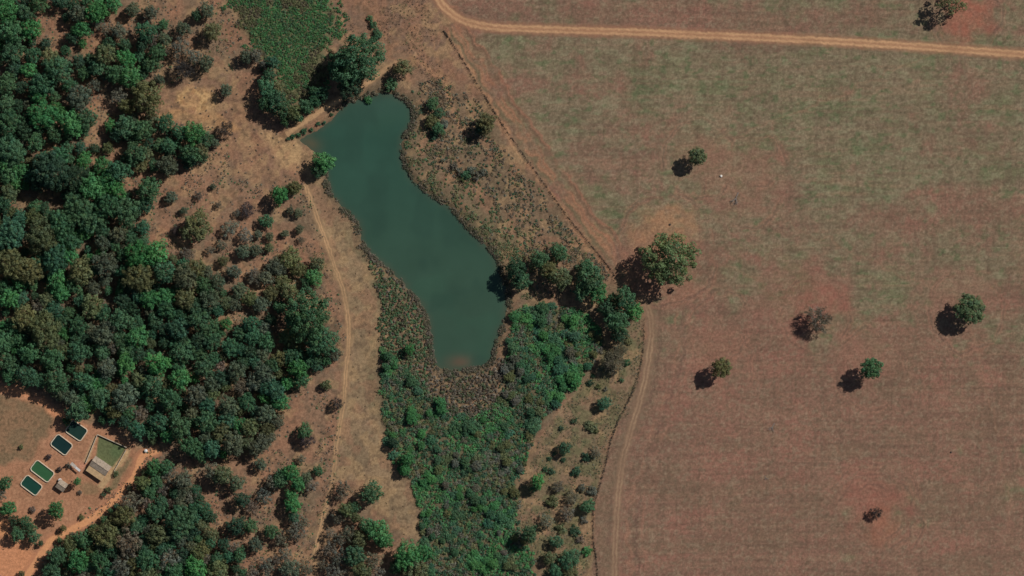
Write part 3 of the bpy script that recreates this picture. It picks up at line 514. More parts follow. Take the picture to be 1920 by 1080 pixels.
def wood(lst, where, name, hs=1.0):
    for q in lst:
        x, y, r, t = q
        if t == 'grey' and name == 'forest_tree': t = 'sage'
        if t == 'grey' and name in ('southern_tree', 'woodland_tree', 'scrubland_tree', 'scattered_tree') and rnd.random() < .5: t = 'sage'
        dd = min(float(ldist(np.array([x]), np.array([y]), DRIVE, 60)[0]) - 8, float(ldist(np.array([x]), np.array([y]), TRACK_W, 60)[0]) - 3); r = min(r, max(6, dd))
        k = 'twiggy' if t == 'purple' else ('sparse' if t in ('grey', 'brown') else ('big' if r > 27 else 'mid'))
        r = r * (1.18 if t in ('grey', 'brown', 'olive') and name in ('scrubland_tree', 'scattered_tree', 'meadow_end_tree', 'woodland_tree', 'southern_tree') else 1.04); size = 'small' if r < 13 else ('large' if r > 21 else 'mid-sized'); wh = where
        key = 'forest' if 'dense' in where else ('north' if 'north-west' in where else ('south' if 'southern forest' in where else None))
        if key: wh = dict(forest='in the dense forest', north='in the north-west wood', south='in the southern forest')[key] + ' ' + near(x, y, key)
        plant(x, y, r, k, t, name, '%s %s tree %s' % (size, NAME[t], wh), 'tree', '%s %s trees %s' % (size, NAME[t], wh), hs=hs)
NW = [(15,22,25,'bright'), (50,27,18,'mid'), (75,8,18,'mid'), (115,6,14,'dark'), (150,28,18,'grey'), (185,22,22,'bright'), (215,8,18,'bright'), (155,57,18,'bright'), (138,72,12,'dark'), (62,57,22,'bright'), (25,62,25,'mid'), (28,97,22,'mid'), (65,105,18,'mid'), (100,112,16,'olive'), (200,105,20,'olive'), (240,112,18,'bright'), (185,128,18,'mid'), (220,140,20,'mid'), (248,146,22,'bright'), (278,62,22,'mid'), (268,85,14,'dark'), (297,100,18,'mid'), (285,122,16,'mid'), (112,132,28,'mid'), (57,132,18,'bright'), (82,160,25,'mid'), (75,180,18,'bright'), (40,165,14,'dark'), (15,160,22,'mid'), (15,195,18,'mid'), (85,218,28,'bright'), (110,205,14,'bright'), (152,185,24,'grey'), (280,185,26,'olive'), (225,180,16,'grey'), (240,200,14,'olive'), (20,232,25,'mid'), (50,245,18,'dark'), (137,232,25,'bright'), (165,225,20,'mid'), (105,252,18,'mid'), (70,268,18,'mid'), (240,240,22,'mid'), (270,246,22,'mid'), (222,255,14,'dark'), (312,232,18,'mid'), (340,250,16,'mid'), (367,252,22,'bright'), (385,262,16,'mid'), (345,132,19,'purple'), (388,120,16,'grey'), (365,108,14,'grey'), (390,22,14,'grey'), (370,30,11,'dark'), (285,25,14,'grey'), (338,90,16,'grey'), (310,75,14,'grey'), (462,107,13,'grey'), (425,242,15,'purple'), (400,60,16,'olive'), (345,55,14,'grey'), (250,20,14,'grey'), (225,60,15,'grey'), (260,165,16,'olive'), (30,130,15,'dark'), (5,110,14,'mid'), (5,270,16,'mid'), (35,200,14,'dark'), (180,160,12,'grey'), (425,170,12,'grey'), (300,150,10,'grey')]
wood(NW, 'in the open wood north-west of the pond', 'woodland_tree', 1.0)
F = [(25,285,28,'mid'), (10,310,18,'bright'), (100,322,36,'dark'), (142,335,28,'dark'), (75,345,18,'dark'), (160,302,16,'bright'), (225,322,22,'mid'), (195,312,18,'bright'), (257,288,22,'mid'), (317,275,16,'mid'), (317,312,20,'grey'), (360,290,22,'mid'), (378,280,16,'olive'), (282,357,25,'mid'), (275,385,16,'teal'), (175,352,26,'bright'), (220,357,20,'bright'), (207,387,28,'mid'), (242,397,26,'mid'), (150,395,30,'mid'), (175,417,24,'mid'), (120,420,28,'mid'), (82,445,34,'olive'), (25,440,30,'teal'), (25,495,30,'olive'), (57,507,28,'olive'), (107,487,28,'teal'), (135,482,18,'bright'), (155,510,25,'olive'), (110,525,22,'bright'), (200,495,24,'grey'), (265,480,28,'bright'), (295,477,26,'bright'), (265,520,30,'olive'), (310,508,24,'mid'), (350,520,25,'grey'), (10,385,18,'dark'), (40,410,16,'teal'), (225,440,18,'grey'), (195,455,16,'grey'),
 (117,548,18,'bright'), (175,574,22,'pale'), (282,560,20,'bright'), (50,597,24,'olive'), (88,620,34,'olive'), (75,575,16,'brown'), (260,632,22,'bright'), (240,680,22,'bright'), (300,682,26,'bright'), (345,660,22,'mid'), (337,615,22,'teal'), (110,712,24,'mid'), (55,705,22,'teal'), (237,742,26,'grey'), (190,745,22,'mid'), (217,770,16,'olive'), (264,775,15,'brown'), (322,748,22,'mid'), (150,770,22,'mid'), (445,695,20,'grey'), (472,607,17,'teal'), (426,607,12,'bright'), (470,660,15,'dark'), (455,725,18,'brown'), (500,640,18,'mid'), (495,700,20,'grey'), (520,735,18,'teal'), (500,775,20,'grey'), (470,800,18,'olive'), (20,560,20,'bright'), (10,640,22,'mid'), (60,660,24,'mid'), (20,680,20,'mid'), (100,670,24,'mid'), (150,660,22,'mid'), (150,610,20,'mid'), (195,630,22,'grey'), (230,600,22,'mid'), (215,650,16,'brown'), (205,690,20,'grey'), (160,715,22,'mid'), (290,720,22,'mid'), (340,710,22,'bright'), (385,690,20,'mid'), (370,740,22,'grey'), (400,640,18,'teal'), (375,600,22,'mid'), (315,580,20,'mid'), (350,560,22,'olive'), (395,560,20,'grey'), (410,530,16,'grey'), (385,585,14,'dark'), (430,760,20,'grey'), (390,790,24,'mid'), (340,800,24,'mid'), (300,790,20,'teal'), (360,835,20,'mid'), (400,840,20,'teal'), (440,830,22,'grey'), (260,805,18,'teal'), (235,790,14,'dark'), (420,800,16,'olive'), (480,840,16,'grey'), (400,720,16,'grey'), (415,690,14,'brown')]
wood(F, 'in the dense forest west of the meadow', 'forest_tree', 1.05)
# fill the rest of the forest with trees of the same kinds
def fill(poly, mind, rr, tones, where, name, others, n=4000, hs=1.0, rough=18):
    P = np.array(poly); acc = []; r = random.Random(len(where) + int(mind * 10)); pts = [(t[0], t[1], t[2] if len(t) > 2 else 12) for t in others]
    for _ in range(n):
        x = r.uniform(P[:, 0].min(), P[:, 0].max()); y = r.uniform(P[:, 1].min(), P[:, 1].max())
        if x < -14 or y < -14 or x > 1934 or y > 1094: continue
        if not inside(np.array([x]), np.array([y]), P)[0]: continue
        if any((x - a) ** 2 + (y - b) ** 2 < max(mind, .72 * q + 6) ** 2 for a, b, q in pts): continue
        rad = r.uniform(*rr); pts.append((x, y, rad)); acc.append((x, y, rad, r.choice(tones)))
    wood(acc, where, name, hs); return acc
fill(FOREST, 16, (8, 20), ['mid'] * 5 + ['teal'] * 3 + ['dark'] * 2 + ['grey'] * 2 + ['olive', 'olive', 'bright', 'bright', 'pale'], 'in the dense forest west of the meadow', 'forest_tree', F + [(578,592,60), (605,640,36), (560,690,20), (212,562,18), (160,600,12), (90,370,20), (110,385,14), (55,375,14), (520,620,24), (528,650,20)], hs=.9)
SF = [(290,875,16,'bright'), (270,905,18,'olive'), (250,940,24,'grey'), (235,965,20,'olive'), (340,975,32,'mid'), (325,1000,16,'dark'), (295,960,18,'mid'), (300,1000,20,'olive'), (120,990,18,'olive'), (160,1010,22,'mid'), (200,1000,24,'olive'), (245,1015,26,'brown'), (110,1040,22,'mid'), (150,1050,22,'bright'), (190,1050,20,'mid'), (230,1060,22,'grey'), (280,1050,22,'mid'), (320,1045,20,'grey'), (370,1065,24,'bright'), (330,1070,20,'mid'), (410,1070,20,'olive'), (100,1072,20,'mid'), (445,985,18,'dark'), (470,985,14,'mid'), (420,1020,14,'dark'), (450,1040,14,'mid'), (345,900,18,'grey'), (320,890,14,'grey'), (420,890,18,'olive'), (445,905,16,'grey'), (455,935,16,'dark'), (375,935,12,'dark'), (280,1078,20,'olive'), (400,885,16,'grey'), (475,1075,14,'brown'), (480,1020,14,'grey')]
wood(SF, 'in the southern forest below the farmyard', 'southern_tree', 1.0)
fill(SFOREST, 15, (10, 16), ['grey'] * 4 + ['mid'] * 3 + ['teal'] * 3 + ['olive'] * 2 + ['brown', 'dark'], 'in the southern forest below the farmyard', 'southern_tree', SF + [(300,985), (265,960)], hs=.9)
fill(NWWOOD, 20, (9, 15), ['mid'] * 4 + ['dark'] * 3 + ['grey'] * 3 + ['olive', 'teal', 'bright'], 'in the open wood north-west of the pond', 'woodland_tree', NW + [(x, y) for x, y in [(95,30), (112,60), (180,78), (160,160), (105,285), (190,245), (100,45), (85,40), (120,70), (175,90)]], hs=.8)
MP = [(545,885,18,'bright'), (525,900,16,'mid'), (560,905,16,'bright'), (550,945,16,'bright'), (548,928,12,'bright'), (597,882,11,'mid'), (530,890,14,'mid'), (512,905,14,'grey'), (585,910,12,'grey'), (575,895,11,'grey'), (572,808,14,'mid'), (576,825,14,'purple'), (552,968,12,'teal'), (510,995,15,'mid'), (555,995,18,'grey'), (530,1010,14,'grey'), (535,1040,12,'grey'), (545,1068,20,'grey'), (500,1060,14,'grey'), (575,1065,14,'grey'), (505,820,14,'grey'), (570,980,12,'grey'), (520,1050,10,'brown'), (490,870,12,'grey'), (495,930,14,'grey'), (475,950,12,'brown'), (565,860,8,'grey')]
wood(MP, 'on the red soil west of the meadow path', 'scattered_tree', .95)
plant(698,922,22,'mid','mid','meadow_tree','dark green tree alone on the pale southern meadow',hs=1.1)
SM = [(645,915,13,'grey'), (650,955,14,'olive'), (665,950,12,'mid'), (635,970,12,'grey'), (640,930,10,'grey'), (710,995,24,'bright'), (722,1012,16,'bright'), (690,985,16,'mid'), (765,1042,28,'bright'), (795,1035,18,'bright'), (780,1070,22,'olive'), (745,1060,16,'mid'), (665,1040,22,'mid'), (640,1045,18,'grey'), (620,1030,14,'grey'), (680,1070,18,'olive'), (630,1075,18,'grey'), (700,1050,16,'grey'), (655,1000,14,'grey'), (675,1010,14,'olive'), (620,1000,10,'grey'), (710,1075,16,'grey'), (668,970,10,'olive'), (640,1010,12,'grey'), (605,1060,10,'grey')]
wood(SM, 'in the wood at the southern tip of the meadow', 'meadow_end_tree', 1.05)
SCR = [(372,424,27,'olive'), (465,394,13,'purple'), (432,430,14,'grey'), (460,442,14,'grey'), (457,472,14,'grey'), (332,432,10,'purple'), (322,370,12,'grey'), (352,477,13,'grey'), (500,415,13,'mid'), (506,444,9,'grey'), (535,438,8,'grey'), (560,400,9,'grey'), (545,395,8,'grey'), (562,430,9,'grey'), (565,450,7,'grey'), (480,470,12,'grey'), (520,500,18,'grey'), (545,485,18,'olive'), (500,520,16,'grey'), (475,515,12,'grey'), (595,495,13,'olive'), (590,520,17,'bright'), (575,530,12,'mid'), (530,530,14,'olive'), (560,505,14,'olive'), (440,510,14,'grey'), (420,490,10,'olive'), (505,465,8,'olive'), (485,440,9,'grey'), (375,367,9,'grey'), (410,384,7,'grey'), (445,400,7,'grey'), (480,520,14,'grey'), (450,545,16,'grey'), (470,560,14,'olive'), (490,570,16,'grey'), (510,550,14,'olive'), (440,570,14,'grey'), (415,460,9,'grey'), (395,470,8,'grey'), (345,395,8,'grey'), (400,350,6,'grey')]
wood(SCR, 'on the red scrubland between forest and pond', 'scrubland_tree', .75)
# --- farmyard plants
plant(109,955,17,'mid','bright','yard_tree','bright green tree alone on the orange yard south of the fish tanks',hs=1.25); plant(147,902,8,'mid','bright','yard_tree','small bright tree between the little shed and the long farmhouse',hs=1.6)
for x, y, r, t, l in [(129,872,7,'grey','grey bush beside the white awning'), (40,838,5,'olive','small shrub at the paddock edge above the fish tanks'), (92,856,6,'purple','dry dark shrub between the two pairs of fish tanks'), (112,880,6,'purple','dry shrub beside the green fish tank'), (218,888,6,'olive','shrub at the curved bed by the drive'), (204,918,7,'olive','round shrub on the verge of the drive'), (195,928,6,'dark','dark shrub on the verge of the drive'), (150,923,5,'brown','small dry bush on the bare yard'), (62,955,7,'brown','thin dry bush on the orange yard near the bright tree'), (153,970,6,'olive','low bush at the drive edge'), (126,790,9,'mid','leafy bush overhanging the upper fish tank')]:
    plant(x, y, r, 'shrub', t, 'yard_bush', l, 'bush', hs=1.2)
wood([(12,905,14,'mid'), (18,952,15,'bright'), (50,978,14,'mid'), (36,1000,15,'mid'), (66,1006,13,'mid'), (5,925,12,'grey'), (60,990,11,'mid'), (28,975,11,'dark'), (42,1075,10,'olive'), (78,1018,10,'dark')], 'at the western corner of the farmyard', 'corner_grove_tree', 1.0)

# --- marsh thicket: bushes one by one, the rest as one mass
def scatter(poly, n, mind, seed, ex=()):
    P = np.array(poly); r = np.random.RandomState(seed); x = r.uniform(max(-20, P[:, 0].min()), min(1940, P[:, 0].max()), n); y = r.uniform(max(-20, P[:, 1].min()), min(1095, P[:, 1].max()), n)
    m = sdist(x + (fbm(x / 20, y / 20, 120, 2) - .5) * 20, y + (fbm(x / 20, y / 20, 123, 2) - .5) * 20, P, 30) > 0; x, y = x[m], y[m]
    if mind > 0:
        g = {}; keep = []
        for i in range(len(x)):
            cx, cy = int(x[i] // mind), int(y[i] // mind)
            if any((x[i] - x[j]) ** 2 + (y[i] - y[j]) ** 2 < mind * mind for a in (-1, 0, 1) for b in (-1, 0, 1) for j in g.get((cx + a, cy + b), ())): continue
            g.setdefault((cx, cy), []).append(i); keep.append(i)
        x, y = x[keep], y[keep]
    return x, y
x, y = scatter(MARSH, 9000, 11.0, 5); nn = fbm(x / 60, y / 60, 130, 3); big = fbm(x / 25, y / 25, 133, 2)
sel = (big > .40) | (rng.rand(len(x)) < .3); x, y, nn, big = x[sel], y[sel], nn[sel], big[sel]; order = np.argsort(-big)[:290]
for i in order:
    t = 'bright' if nn[i] > .56 else ('teal' if nn[i] > .5 else ('mid' if nn[i] > .42 else ('grey' if rnd.random() < .5 else 'olive')))
    wh = near(x[i], y[i], 'marsh'); plant(float(x[i]), float(y[i]), rnd.uniform(5, 8.5) + 5 * max(0, big[i] - .45) * 3, 'mid' if rnd.random() < .35 else 'shrub', t, 'marsh_bush', '%s bush in the dense marsh %s' % (NAME[t].replace(' half-bare', '-green'), wh), 'bush', '%s marsh bushes %s' % (NAME[t].replace(' half-bare', '-green'), wh), hs=rnd.uniform(.42, .66))
for a, b, r, t in [(728,668,9,'mid'), (768,655,11,'bright'), (724,688,8,'mid'), (738,830,12,'dark'), (765,860,15,'bright'), (760,880,12,'bright')]:
    plant(a, b, r, 'mid', t, 'marsh_edge_bush', 'green bush on the meadow side of the marsh', 'bush', 'bushes on the marsh edge', hs=.9)
grow_all()

# ------------------------------------------------------------------ low cover nobody could count
def clumps(name, xy, rad, cols, per, leaf, label, cat, seed, flat=.8, up=.8):
    """many low plants as one mass; cols (n,3)"""
    r = np.random.RandomState(seed); n = len(xy[0]); z = height(xy[0], xy[1]); rad = rad * np.ones(n)
    c = np.stack([(xy[0] - 960) * S, (540 - xy[1]) * S, z], -1); d = sph(n * per, r, 0.0); rr = np.repeat(rad, per)
    p = np.repeat(c, per, 0) + d * (rr * (.45 + .6 * r.rand(n * per)))[:, None] * np.array([1, 1, flat]); p[:, 2] += .05
    nr = d + r.normal(size=d.shape) * .5; nr[:, 2] += up
    V = leaf_quads(p, nr, leaf, r)
    C = np.repeat(cols, per, 0) * (.75 + .5 * r.rand(n * per))[:, None]
    return tag(link(name, mesh_quads(name, V, C), M_STUFF), label, cat, kind='stuff')
def pal(n, tones, seed, w=None):
    r = np.random.RandomState(seed); k = r.choice(len(tones), n, p=w); return np.array(tones)[k] * (.75 + .5 * r.rand(n))[:, None]
GREENS = [TONE['mid'], TONE['teal'], TONE['bright'], TONE['dark']]; DRY = [(.20, .15, .105), (.15, .12, .08), (.13, .12, .075), (.10, .08, .065)]
x, y = scatter(MARSH, 14000, 4.3, 31); k = fbm(x / 55, y / 55, 190, 3) - np.where((np.hypot((x - 870) / 60, (y - 900) / 90) < 1), .05, 0); pc = np.where((k < .44)[:, None], pal(len(x), [TONE['olive'], TONE['grey'], TONE['dark'], TONE['mid']], 12), np.where((k > .55)[:, None], pal(len(x), [TONE['bright'], TONE['bright'], TONE['mid']], 13), pal(len(x), [TONE['mid'], TONE['teal'], TONE['dark'], TONE['bright']], 1)))
clumps('marsh_thicket', (x, y), .75 + 1.0 * rng.rand(len(x)), pc * 1.05, 40, .55, 'dense low green growth filling the marsh', 'vegetation', 41, 1.0)
x, y = scatter(REED, 9000, 3.8, 32); clumps('reed_bed', (x, y), .55 + .6 * rng.rand(len(x)), np.where(((x < 800) & (sdist(x, y, POND, 60) < -9) & (rng.rand(len(x)) < .85))[:, None], pal(len(x), [(.09, .16, .075), (.13, .18, .085), (.17, .18, .11), TONE['mid']], 15), pal(len(x), [(.19, .16, .125), (.15, .15, .10), (.22, .195, .155), (.10, .14, .075), (.12, .10, .08)], 2)), 26, .56, 'brown-grey reeds and dead stems round the south end of the pond', 'reeds', 42, 1.3)
x, y = scatter([(400,-40), (415,10), (440,65), (475,105), (505,145), (520,190), (575,215), (610,185), (632,140), (625,95), (655,60), (645,10), (635,-40)], 11000, 3.2, 33); edge = sdist(x, y, NORTHMARSH, 40) + 80 * (fbm(x / 16, y / 16, 144, 3) - .5) + 20 * (rng.rand(len(x)) - .5); x, y = x[edge > 0], y[edge > 0]; k = fbm(x / 35, y / 35, 140, 3); pc = pal(len(x), [TONE['bright'], TONE['bright'], TONE['mid'], (.09, .19, .07)], 3); dry = pal(len(x), [TONE['olive'], (.15, .13, .085)], 4); pc = np.where((k > .6)[:, None], dry, pc)
clumps('marsh_grass', (x, y), .55 + .8 * rng.rand(len(x)), pc * .85, 22, .5, 'bright green rank grass in the hollow north of the dam', 'grass', 43, .9)
ES = [(770,165), (800,150), (835,140), (900,195), (930,262), (1010,356), (1145,518), (1100,540), (1000,560), (955,560), (945,500), (905,452), (862,398), (800,357), (766,312), (758,270), (772,230)]
x, y = scatter(ES, 14000, 3.7, 34); d1 = np.clip(-sdist(x, y, POND, 90), 0, 90); k = fbm(x / 40, y / 40, 150, 3); g = (d1 < 58 + 90 * (k - .5)) & (y > 250) & (rng.rand(len(x)) < .8); pc = np.where(g[:, None], pal(len(x), [TONE['olive'], (.13, .17, .075), TONE['mid'], (.17, .17, .10)], 5), pal(len(x), [(.21, .17, .125), (.17, .15, .10), (.14, .12, .09), TONE['grey'], TONE['olive'], TONE['dark']], 6))
k2 = fbm(x / 15, y / 15, 264, 3); sel = rng.rand(len(x)) < np.where(k2 > .48, .95, np.where(k2 > .42, .6, .3)) * np.where(g, 1, .85); clumps('east_scrub', (x[sel], y[sel]), .45 + .45 * rng.rand(sel.sum()) + 3.5 * np.clip(k2[sel] - .5, 0, .25), pc[sel], 18, .52, 'low olive and brown scrub between the pond and the field fence', 'scrub', 44, .55)
x, y = scatter([(620,-20), (815,-20), (822,30), (800,100), (860,170), (820,160), (760,110), (720,70), (645,75)], 3000, 5, 35); k = fbm(x / 30, y / 30, 160, 3); sel = k > .47
clumps('north_scrub', (x[sel], y[sel]), .4 + .7 * rng.rand(sel.sum()), pal(sel.sum(), [(.13, .09, .075), (.10, .085, .06), TONE['olive'], (.16, .115, .085)], 7), 10, .32, 'reddish dry scrub north of the pond head', 'scrub', 45, .55)
WS = [(-20,-20), (430,-20), (450,60), (500,130), (560,260), (570,340), (640,560), (650,640), (560,720), (640,760), (630,900), (600,1000), (590,1095), (60,1095), (100,1010), (260,880), (280,840), (180,790), (60,730), (-20,700)]
x, y = scatter(WS, 24000, 5, 36); k = fbm(x / 28, y / 28, 170, 3); pale = sdist(x, y, PALE_NW, 20) > -4; dryone = rng.rand(len(x)) < .14; dense = (k > .46) & ~pale; sel = dense | dryone
pc = np.where(dense[:, None], pal(len(x), [(.20, .16, .125), (.17, .145, .11), (.13, .105, .085), TONE['grey'], TONE['grey'], TONE['olive'], TONE['mid']], 8), pal(len(x), [(.24, .19, .14), (.20, .155, .115)], 14))
clumps('dry_undergrowth', (x[sel], y[sel]), (.35 + np.where(dense[sel], 1.25, .3) * rng.rand(sel.sum()) ** 1.6), pc[sel], 13, .46, 'dry undergrowth on the red soil of the woodland', 'undergrowth', 46, .6)
x, y = scatter(SEOPEN, 6000, 4, 37); k = fbm(x / 25, y / 25, 180, 3); sel = k > .41; clumps('track_scrub', (x[sel], y[sel]), .4 + .7 * rng.rand(sel.sum()), pal(sel.sum(), [TONE['olive'], (.13, .12, .075), TONE['grey'], TONE['dark'], (.09, .115, .055)], 9), 10, .34, 'olive tussocks between the marsh and the farm track', 'scrub', 47, .6)
x, y = scatter(MEADOW, 500, 12, 38); sel = rng.rand(len(x)) < .5; clumps('meadow_tussocks', (x[sel], y[sel]), .25 + .3 * rng.rand(sel.sum()), pal(sel.sum(), [(.12, .10, .065), (.09, .085, .05)], 10), 10, .28, 'scattered dry tussocks on the meadow', 'grass', 48, .8)
# margin reeds along the shore
i = rng.randint(0, len(POND), 6000); t = rng.rand(6000)[:, None]; q = POND[i] * (1 - t) + POND[(i + 1) % len(POND)] * t + rng.normal(size=(6000, 2)) * 4.5; d = pond_sd(q[:, 0], q[:, 1], 30); sel = (d < 2.5 + 3 * (fbm(q[:, 0] / 8, q[:, 1] / 8, 220, 2) - .5)) & (d > -15) & (fbm(q[:, 0] / 12, q[:, 1] / 12, 224, 2) > .38) & ~((q[:, 1] < 300) & (q[:, 0] < 640))
clumps('shore_reeds', (q[sel, 0], q[sel, 1]), .3 + .5 * rng.rand(sel.sum()), pal(sel.sum(), [(.20, .17, .13), (.15, .135, .09), (.10, .11, .065)], 11), 12, .42, 'pale reeds fringing the pond shore', 'reeds', 49, 1.4)
# dry weeds along the fences, dark brown colour stands in for the grass shadow
for nm, ln, sd_, lb in (('fence_weeds', FENCE_N, 50, 'dry weeds along the northern field fence, coloured dark for their shadow'), ('fence_weeds', FENCE_S, 51, 'dry weeds along the southern field fence, coloured dark for their shadow')):
    p = smooth_open(ln, 12); i = rng.randint(0, len(p) - 1, 420); t = rng.rand(420)[:, None]; q = p[i] * (1 - t) + p[i + 1] * t + rng.normal(size=(420, 2)) * .9
    clumps(nm, (q[:, 0], q[:, 1]), .28 + .3 * rng.rand(420), pal(420, [(.09, .065, .05), (.12, .09, .065), (.07, .065, .045)], sd_), 8, .26, lb, 'weeds', sd_, 1.2)

# ------------------------------------------------------------------ fences
def fence(line, label):
    p = smooth_open(line, 12); seg = np.hypot(*np.diff(p, axis=0).T); s = np.concatenate([[0], np.cumsum(seg)]); t = np.arange(0, s[-1], 14.0); X = np.interp(t, s, p[:, 0]); Y = np.interp(t, s, p[:, 1]); Z = height(X, Y)
    e = bpy.data.objects.new('wire_fence', None); COL.objects.link(e); e.location = (*W(X[0], Y[0]), float(Z[0])); tag(e, label, 'fence'); mb = MB(); mb.tube((0, 0, -.4), (0, 0, 1.35), .09, .08, 6); pm = mb.mesh('post'); o0 = e.location.copy(); wires = [MB() for _ in range(4)]
    P = [Vector((*W(a, b), float(c))) for a, b, c in zip(X, Y, Z)]
    for i, v in enumerate(P):
        o = link('post', pm, M_WOOD, e); o.location = v - o0; o.rotation_euler = (rnd.uniform(-.05, .05), rnd.uniform(-.05, .05), rnd.uniform(0, 6))
        if i:
            for k in range(4): wires[k].tube(P[i - 1] - o0 + Vector((0, 0, .3 + .3 * k)), v - o0 + Vector((0, 0, .3 + .3 * k)), .012, .012, 3)
    for w in wires: link('wire', w.mesh('wire'), M_WIRE, e)
fence(FENCE_N, 'post and wire fence between the pond scrub and the field'); fence(FENCE_S, 'post and wire fence beside the farm track down to the marsh bushes')

# ------------------------------------------------------------------ farmyard: fish tanks
def round_rect(a, b, rad, n=5):
    out = []
    for cx, cy, s in ((a - rad, b - rad, 0), (-a + rad, b - rad, 1), (-a + rad, -b + rad, 2), (a - rad, -b + rad, 3)):
        for k in range(n + 1): an = (s + k / n) * math.pi / 2; out.append((cx + rad * math.cos(an), cy + rad * math.sin(an)))
    return out
def tank(cx, cy, lu, lv, ang, rgb, label, rim_w=.45):
    e = bpy.data.objects.new('fish_tank', None); COL.objects.link(e); e.location = (*W(cx, cy), H1(cx, cy)); e.rotation_euler = (0, 0, ang); tag(e, label, 'fish tank', None)
    a, b = lu * S / 2, lv * S / 2; prof = [(0.0, -.5), (0.05, .55), (.12, .62), (rim_w - .1, .62), (rim_w, .56), (rim_w + .12, -.45)]
    mb = MB(); n = None
    for ins, z in prof:
        L = round_rect(a - ins, b - ins, max(.35, 1.5 - ins)); n = len(L); mb.v += [Vector((p[0] + .03 * math.sin(i * 2.1), p[1] + .03 * math.cos(i * 1.7), z)) for i, p in enumerate(L)]
    for k in range(len(prof) - 1):
        for i in range(n): j = (i + 1) % n; mb.f.append((k * n + i, k * n + j, (k + 1) * n + j, (k + 1) * n + i))
    link('rim', mb.mesh('rim'), M_CONC, e)
    L = round_rect(a - rim_w - .06, b - rim_w - .06, .9); w = MB(); w.v = [Vector((p[0], p[1], .2)) for p in L]; w.f = [tuple(range(len(L)))]; link('water', w.mesh('tank_water'), water_mat('tank_water', rgb, .04, .1), e)
ANG = -math.atan2(.57, .83)
tank(143.5, 807.5, 37, 28, ANG, A(34,56,50,.8), 'dark fish tank half under the leafy bush at the forest edge'); tank(115.5, 834, 38, 27, ANG - .05, A(28,50,50,.8), 'blue-black fish tank with bare rim beside the one at the forest edge')
tank(79.5, 883.5, 44, 25, ANG - .05, A(52,90,60,.8), 'long green fish tank with pale cream rim'); tank(59, 910, 39, 25, ANG - .05, A(32,66,56,.8), 'dark teal fish tank furthest from the farmhouse')

# ------------------------------------------------------------------ farmyard: buildings (local x along the ridge, local y towards the north-east)
def frame(name, px, py, ang, label, cat):
    e = bpy.data.objects.new(name, None); COL.objects.link(e); e.location = (*W(px, py), H1(px, py)); e.rotation_euler = (0, 0, ang); return tag(e, label, cat)
def slab(pts, th):
    """thick sheet from four corners, corrugated along its width"""
    mb = MB(); a, b, c, d = map(Vector, pts); n = (b - a).cross(d - a).normalized(); m = 28
    for k in range(m + 1):
        t = k / m; off = n * (.035 if k % 2 else 0.0); p, q = a.lerp(b, t), d.lerp(c, t); mb.v += [p + off, q + off, p + off - n * th, q + off - n * th]
    for k in range(m):
        i = 4 * k; j = i + 4; mb.f += [(i, j, j + 1, i + 1), (i + 2, i + 3, j + 3, j + 2), (i, i + 2, j + 2, j), (i + 1, j + 1, j + 3, i + 3)]
    mb.f += [(0, 1, 3, 2), (4 * m, 4 * m + 2, 4 * m + 3, 4 * m + 1)]; return mb
def gable(e, L, Wd, eave, ridge, over=.3, rm=M_ROOF):
    l, w = L / 2, Wd / 2; mb = MB(); t = .16
    for o, u, v in (((-l, -w, -.3), (L, 0, 0), (0, t, 0)), ((-l, w - t, -.3), (L, 0, 0), (0, t, 0))): mb.box(o, u, v, (0, 0, eave + .28 - .1))
    for sx in (-l, l - t):
        k = len(mb.v); y0 = w - t - .01
        for x in (sx, sx + t): mb.v += [Vector((x, -y0, -.3)), Vector((x, y0, -.3)), Vector((x, y0, eave - .1)), Vector((x, 0, ridge - .12)), Vector((x, -y0, eave - .1))]
        mb.f += [tuple(k + i for i in (0, 4, 3, 2, 1)), tuple(k + 5 + i for i in range(5))] + [(k + i, k + (i + 1) % 5, k + 5 + (i + 1) % 5, k + 5 + i) for i in range(5)]
    link('wall', mb.mesh('wall'), M_WALL, e); dz = (ridge - eave) / w * over; lo = l + over
    link('roof_slope', slab([(-lo, -w - over, eave - dz), (lo, -w - over, eave - dz), (lo, -.03, ridge), (-lo, -.03, ridge)], .05).mesh('roof_slope'), rm, e)
    link('roof_slope', slab([(lo, w + over, eave - dz), (-lo, w + over, eave - dz), (-lo, .03, ridge), (lo, .03, ridge)], .05).mesh('roof_slope'), rm, e)
    r = MB(); r.tube((-lo, 0, ridge + .03), (lo, 0, ridge + .03), .12, .12, 8); link('ridge_cap', r.mesh('ridge_cap'), rm, e)
def opening(e, x, y, z, w, h, sgn, kind_):
    f = MB(); t = .07
    f.box((x - w / 2 - t, y, z - t), (w + 2 * t, 0, 0), (0, sgn * .06, 0), (0, 0, t)); f.box((x - w / 2 - t, y, z + h), (w + 2 * t, 0, 0), (0, sgn * .06, 0), (0, 0, t))
    f.box((x - w / 2 - t, y, z), (t, 0, 0), (0, sgn * .06, 0), (0, 0, h)); f.box((x + w / 2, y, z), (t, 0, 0), (0, sgn * .06, 0), (0, 0, h))
    p = MB(); p.box((x - w / 2, y, z), (w, 0, 0), (0, sgn * .03, 0), (0, 0, h)); o = link(kind_, p.mesh(kind_), M_DOOR if kind_ == 'door' else M_GLASS, e); link('frame', f.mesh('frame'), M_WHITE, o)
h = frame('farmhouse', 189.5, 873, ANG, 'long farmhouse with grey ribbed gable roof and tan lean-to', 'house'); gable(h, 8.6, 4.7, 2.6, 3.5)
for x in (-2.6, 2.4): opening(h, x, 2.353, 1.0, 1.0, .9, 1, 'window')
opening(h, 0, 2.353, .05, .9, 2.0, 1, 'door'); opening(h, -1.5, -2.353, .05, .9, 2.0, -1, 'door'); opening(h, 1.8, -2.353, 1.0, 1.0, .9, -1, 'window')
